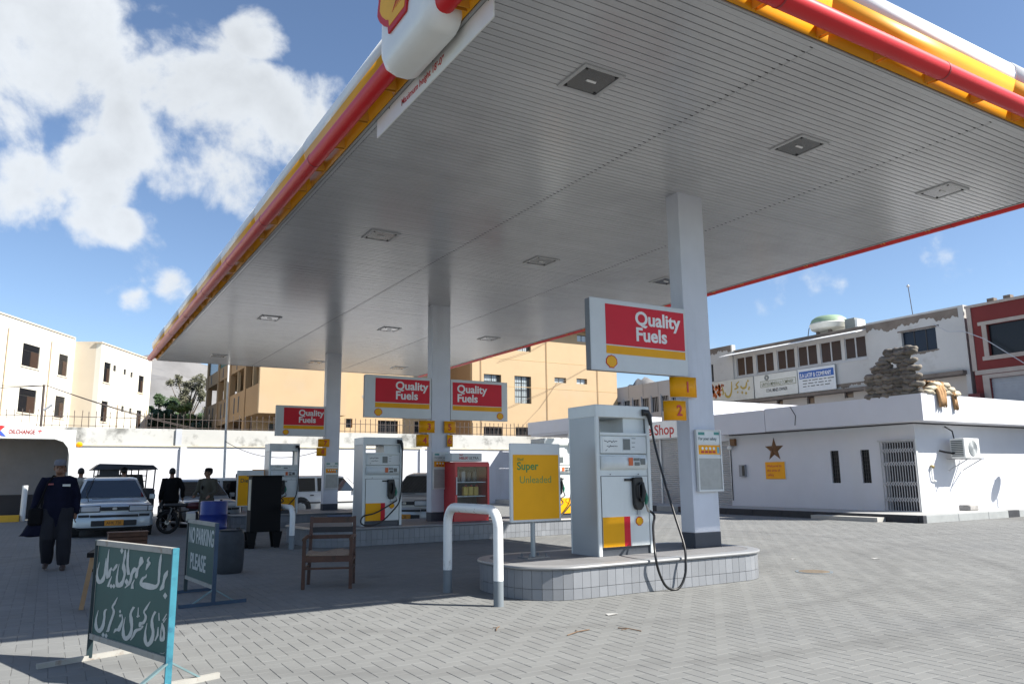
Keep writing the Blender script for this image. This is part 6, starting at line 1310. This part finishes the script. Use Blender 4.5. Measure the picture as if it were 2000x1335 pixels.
def person(loc, rz, H_, lab, top, bottom, skin_m=None, pose=None, style='kameez', cap=None, vox=.012, extra=None, seed=1, head_turn=0, shoe=None):
    """joints in metres for a 1.72 m figure facing -y; one continuous body plus clothing children"""
    t = thing('person', loc, lab, 'person', None, rz); t['_o'] = (0, 0, 0); t.scale = (H_/1.72,)*3
    sk = skin_m or M_skin; P = dict(lh=(-.10, 0, .90), rh=(.10, 0, .90), lk=(-.11, -.02, .48), rk=(.11, -.02, .48), la=(-.11, .02, .08), ra=(.11, .02, .08), ls=(-.19, .01, 1.40), rs=(.19, .01, 1.40), le=(-.25, .02, 1.12), re=(.25, .02, 1.12), lw=(-.26, -.06, .86), rw=(.26, -.06, .86), neck=(0, .0, 1.46), head=(0, -.015, 1.60))
    if pose: P.update(pose)
    V3 = {k: Vector(v) for k, v in P.items()}
    b = MB()
    b.loft([ering((0, 0, .86), .15, .10), ering((0, 0, .98), .155, .105), ering((0, 0, 1.10), .14, .095), ering((0, 0, 1.25), .165, .105), ering((0, .01, 1.36), .18, .10), ering((0, .01, 1.42), .12, .075), ering((0, .005, 1.47), .055, .055)])
    for s in 'lr':
        b.tube([V3[s+'s'], V3[s+'s'].lerp(V3[s+'e'], .5), V3[s+'e'], V3[s+'e'].lerp(V3[s+'w'], .5), V3[s+'w']], [.058, .052, .042, .038, .027], 10)
        b.tube([V3[s+'h'], V3[s+'h'].lerp(V3[s+'k'], .5), V3[s+'k'], V3[s+'k'].lerp(V3[s+'a'], .4), V3[s+'a']], [.088, .075, .056, .055, .038], 10)
        a = V3[s+'a']; b.tube([(a.x, a.y+.04, a.z-.035), (a.x, a.y-.05, a.z-.045), (a.x, a.y-.15, a.z-.058), (a.x, a.y-.20, a.z-.062)], [.034, .040, .036, .02], 8)
        # hand: palm and five bent fingers
        w = V3[s+'w']; d = (w-V3[s+'e']).normalized(); side = Vector((0, -1, 0)) if abs(d.y) < .7 else Vector((1, 0, 0)); side = (side-d*side.dot(d)).normalized(); inn = d.cross(side)*(1 if s == 'l' else -1)
        pc = w+d*.045; b.tube([w, w+d*.03, w+d*.075], [.024, .034, .030], 8)
        for k, ln in enumerate((.068, .078, .074, .058)):
            o0 = w+d*.075+side*(.027-.018*k); b.tube([o0, o0+d*ln*.5+inn*.006, o0+d*ln*.85+inn*.026], [.0095, .009, .0075], 6)
        o0 = w+d*.025+side*.028; b.tube([o0, o0+d*.03+side*.022, o0+d*.06+side*.024+inn*.01], [.012, .010, .008], 6)
    hd = V3['head']; Mh = Matrix.Translation(hd) @ Matrix.Rotation(head_turn, 4, 'Z')
    b.tube([V3['neck']-Vector((0, 0, .06)), V3['neck'].lerp(hd, .55)], [.060, .056], 10)
    ell(b, (0, .012, .02), (.076, .095, .105), 14, Mh); ell(b, (0, -.028, -.045), (.058, .062, .062), 12, Mh); ell(b, (0, -.098, -.012), (.014, .020, .026), 8, Mh); ell(b, (0, -.075, .028), (.055, .02, .014), 10, Mh); ell(b, (0, -.085, -.055), (.026, .012, .010), 8, Mh)
    for s in (-1, 1): ell(b, (s*.078, .012, -.005), (.012, .024, .034), 8, Mh)
    body = remesh(b, 'body', sk, t, vox*.8, 1)
    for s in (-1, 1):
        e = MB(); ell(e, (s*.030, -.080, .008), (.012, .008, .007), 8, Mh); e.build('eye', M_hair, t)
    h = MB(); ell(h, (0, .022, .035), (.083, .100, .098), 14, Mh); hm = h.mesh('hair', M_hair, True)
    bm = bmesh.new(); bm.from_mesh(hm); iv = Mh.inverted()
    bmesh.ops.delete(bm, geom=[v for v in bm.verts if (iv @ v.co).z < -.035 or ((iv @ v.co).y < -.04 and (iv @ v.co).z < .055)], context='VERTS'); bm.to_mesh(hm); bm.free()
    ho = bpy.data.objects.new('hair', hm); COL.objects.link(ho); ho.parent = t; ho['_o'] = (0, 0, 0); so = ho.modifiers.new('t', 'SOLIDIFY'); so.thickness = .01; so.offset = 0
    if cap:
        c = MB(); c.loft([[(x, y, z) for x, y, z in ering((0, .018, zz), rx, ry, 16)] for zz, rx, ry in ((.045, .088, .106), (.075, .090, .108), (.11, .084, .10), (.135, .06, .075), (.143, .02, .03))], M=Mh)
        c.add([(.075*math.cos(a), -.055+(-.10)*math.sin(a)*(1), .05-.012*math.sin(a)) for a in [math.pi*k/8 for k in range(9)]], [tuple(range(9))], Mh)
        o_ = c.build('cap', cap, t, auto=50); so = o_.modifiers.new('t', 'SOLIDIFY'); so.thickness = .006
    # trousers
    q = MB()
    for s in 'lr':
        loose = 1.25 if style == 'kameez' else 1.0
        q.tube([V3[s+'h']+Vector((0, 0, .04)), V3[s+'h'].lerp(V3[s+'k'], .5), V3[s+'k'], V3[s+'k'].lerp(V3[s+'a'], .55), V3[s+'a']+Vector((0, 0, .0))], [.108*loose, .098*loose, .082*loose, .080*loose, .066*loose], 12)
    q.loft([ering((0, 0, .80), .15, .115), ering((0, 0, .92), .175, .125), ering((0, 0, 1.02), .165, .118)])
    remesh(q, 'trousers', bottom, t, vox*1.2, 2, .011, 11, seed)
    for s in 'lr':
        a = V3[s+'a']; z = MB(); z.tube([(a.x, a.y+.06, a.z-.035), (a.x, a.y-.03, a.z-.035), (a.x, a.y-.14, a.z-.05), (a.x, a.y-.215, a.z-.06)], [.036, .045, .042, .022], 8); z.build('shoe', shoe or M_blk, t, auto=60)
    # upper garment
    u = MB()
    sh = [ering((0, .008, 1.455), .075, .07), ering((0, .01, 1.43), .15, .095), ering((0, .01, 1.37), .205, .122), ering((0, .0, 1.22), .205, .132), ering((0, 0, 1.06), .195, .135)]
    if style == 'kameez': sh += [ering((0, 0, .92), .215, .15), ering((-.02, .02, .74), .25, .165), ering((-.05, .03, .58), .285, .18)]
    elif style == 'jacket': sh += [ering((0, 0, .94), .205, .145), ering((0, 0, .78), .215, .15)]
    else: sh += [ering((0, 0, .93), .19, .135)]
    if extra: sh = extra(sh)
    u.loft(sh)
    for s in 'lr':
        u.tube([V3[s+'s'].lerp(Vector((0, .01, 1.38)), .35), V3[s+'s'], V3[s+'s'].lerp(V3[s+'e'], .5), V3[s+'e'], V3[s+'e'].lerp(V3[s+'w'], .5), V3[s+'w']], [.07, .082, .075, .066, .060, .052], 12)
    remesh(u, 'kameez' if style == 'kameez' else 'jacket', top, t, vox*1.2, 3, .013, 9, seed+2)
    return t
M_navy = mat('cloth_navy', (.0055, .0065, .018), .9, .25, 8.0, spec=.15); M_navy2 = mat('cloth_navy_dark', (.0045, .005, .010), .85, .2, 8.0); M_cream = mat('cloth_cream', (.30, .29, .255), .85, .1, 8.0); M_suit = mat('cloth_black', (.005, .005, .006), .85, .2, 8.0, spec=.15); M_capg = mat('cap_grey', (.14, .14, .16), .8, .15, 9.0); M_olv = mat('cloth_olive', (.06, .055, .04), .85, .2)
def flare(sh): return sh[:-2]+[ering((-.06, .03, .76), .27, .16), ering((-.13, .05, .60), .33, .17), ering((-.17, .06, .535), .35, .17)]
p1 = person((.17, 14.35, 0), R(-4), 1.70, 'man walking towards the camera in a dark navy kameez and grey cap', M_navy, M_navy2, pose=dict(rk=(.13, -.10, .48), ra=(.15, -.05, .085), lk=(-.09, -.08, .50), la=(-.10, .12, .11), le=(-.29, .04, 1.13), lw=(-.33, -.04, .90), re=(.27, .05, 1.12), rw=(.26, .0, .86), head=(-.01, -.03, 1.59)), cap=M_capg, vox=.010, extra=flare, seed=3, shoe=mat('sandal', (.05, .035, .03), .7))
MB().box(.055, .165, -.147, -.138, 1.30, 1.335).build('badge', mat('badge_white', (.55, .55, .5), .6), p1, local=True); MB().box(-.16, -.07, -.140, -.132, 1.325, 1.35).build('badge', mat('badge_red', (.25, .06, .06), .6), p1, local=True)
MB().tube([(.02, .10, 1.44), (-.09, -.02, 1.47), (-.15, -.13, 1.35), (-.22, -.15, 1.1), (-.27, -.12, .96), (-.24, .06, 1.1), (-.05, .13, 1.38)], .014, 6).build('bag_strap', M_suit, p1, local=True); MB().cbox(-.38, -.18, -.13, .06, .70, .97, .03).build('shoulder_bag', M_suit, p1, local=True)
person((.215, 16.6, 0), R(10), 1.68, 'man half hidden behind the man in the grey cap', M_suit, M_suit, seed=5)
person((.82, 25.6, 0), R(170), 1.74, 'man in a cream shirt seen from behind, left of the silver saloon', M_cream, M_cream, seed=7, style='kameez', pose=dict(le=(-.25, .0, 1.12), lw=(-.2, -.16, 1.0)))
person((3.0, 23.6, 0), R(175), 1.70, 'man in a dark suit seen from behind, right of the silver saloon', M_suit, M_suit, seed=9, style='jacket', pose=dict(le=(-.30, .04, 1.14), lw=(-.31, -.02, .90)))
person((3.62, 21.6, 0), R(-40), 1.66, 'man in an olive shirt and cap by the motorcycle', M_olv, M_olv, seed=11, style='shirt', cap=M_suit, head_turn=R(-40), pose=dict(le=(-.27, -.05, 1.12), re=(.27, -.05, 1.12), lw=(-.22, -.26, 1.0), rw=(.22, -.26, 1.0)))
person((5.45, 26.9, 0), R(160), 1.58, 'man whose head shows behind the small white hatchback', M_suit, M_suit, seed=13, style='shirt')
person((2.05, 27.2, 0), R(180), 1.78, 'man whose head shows above the roof of the silver saloon', M_olv, M_olv, seed=15, style='shirt', cap=M_suit)
# crosswise haze over the far hills is left to the sky's own air

for o in bpy.data.objects:
    if '_o' in o: del o['_o']
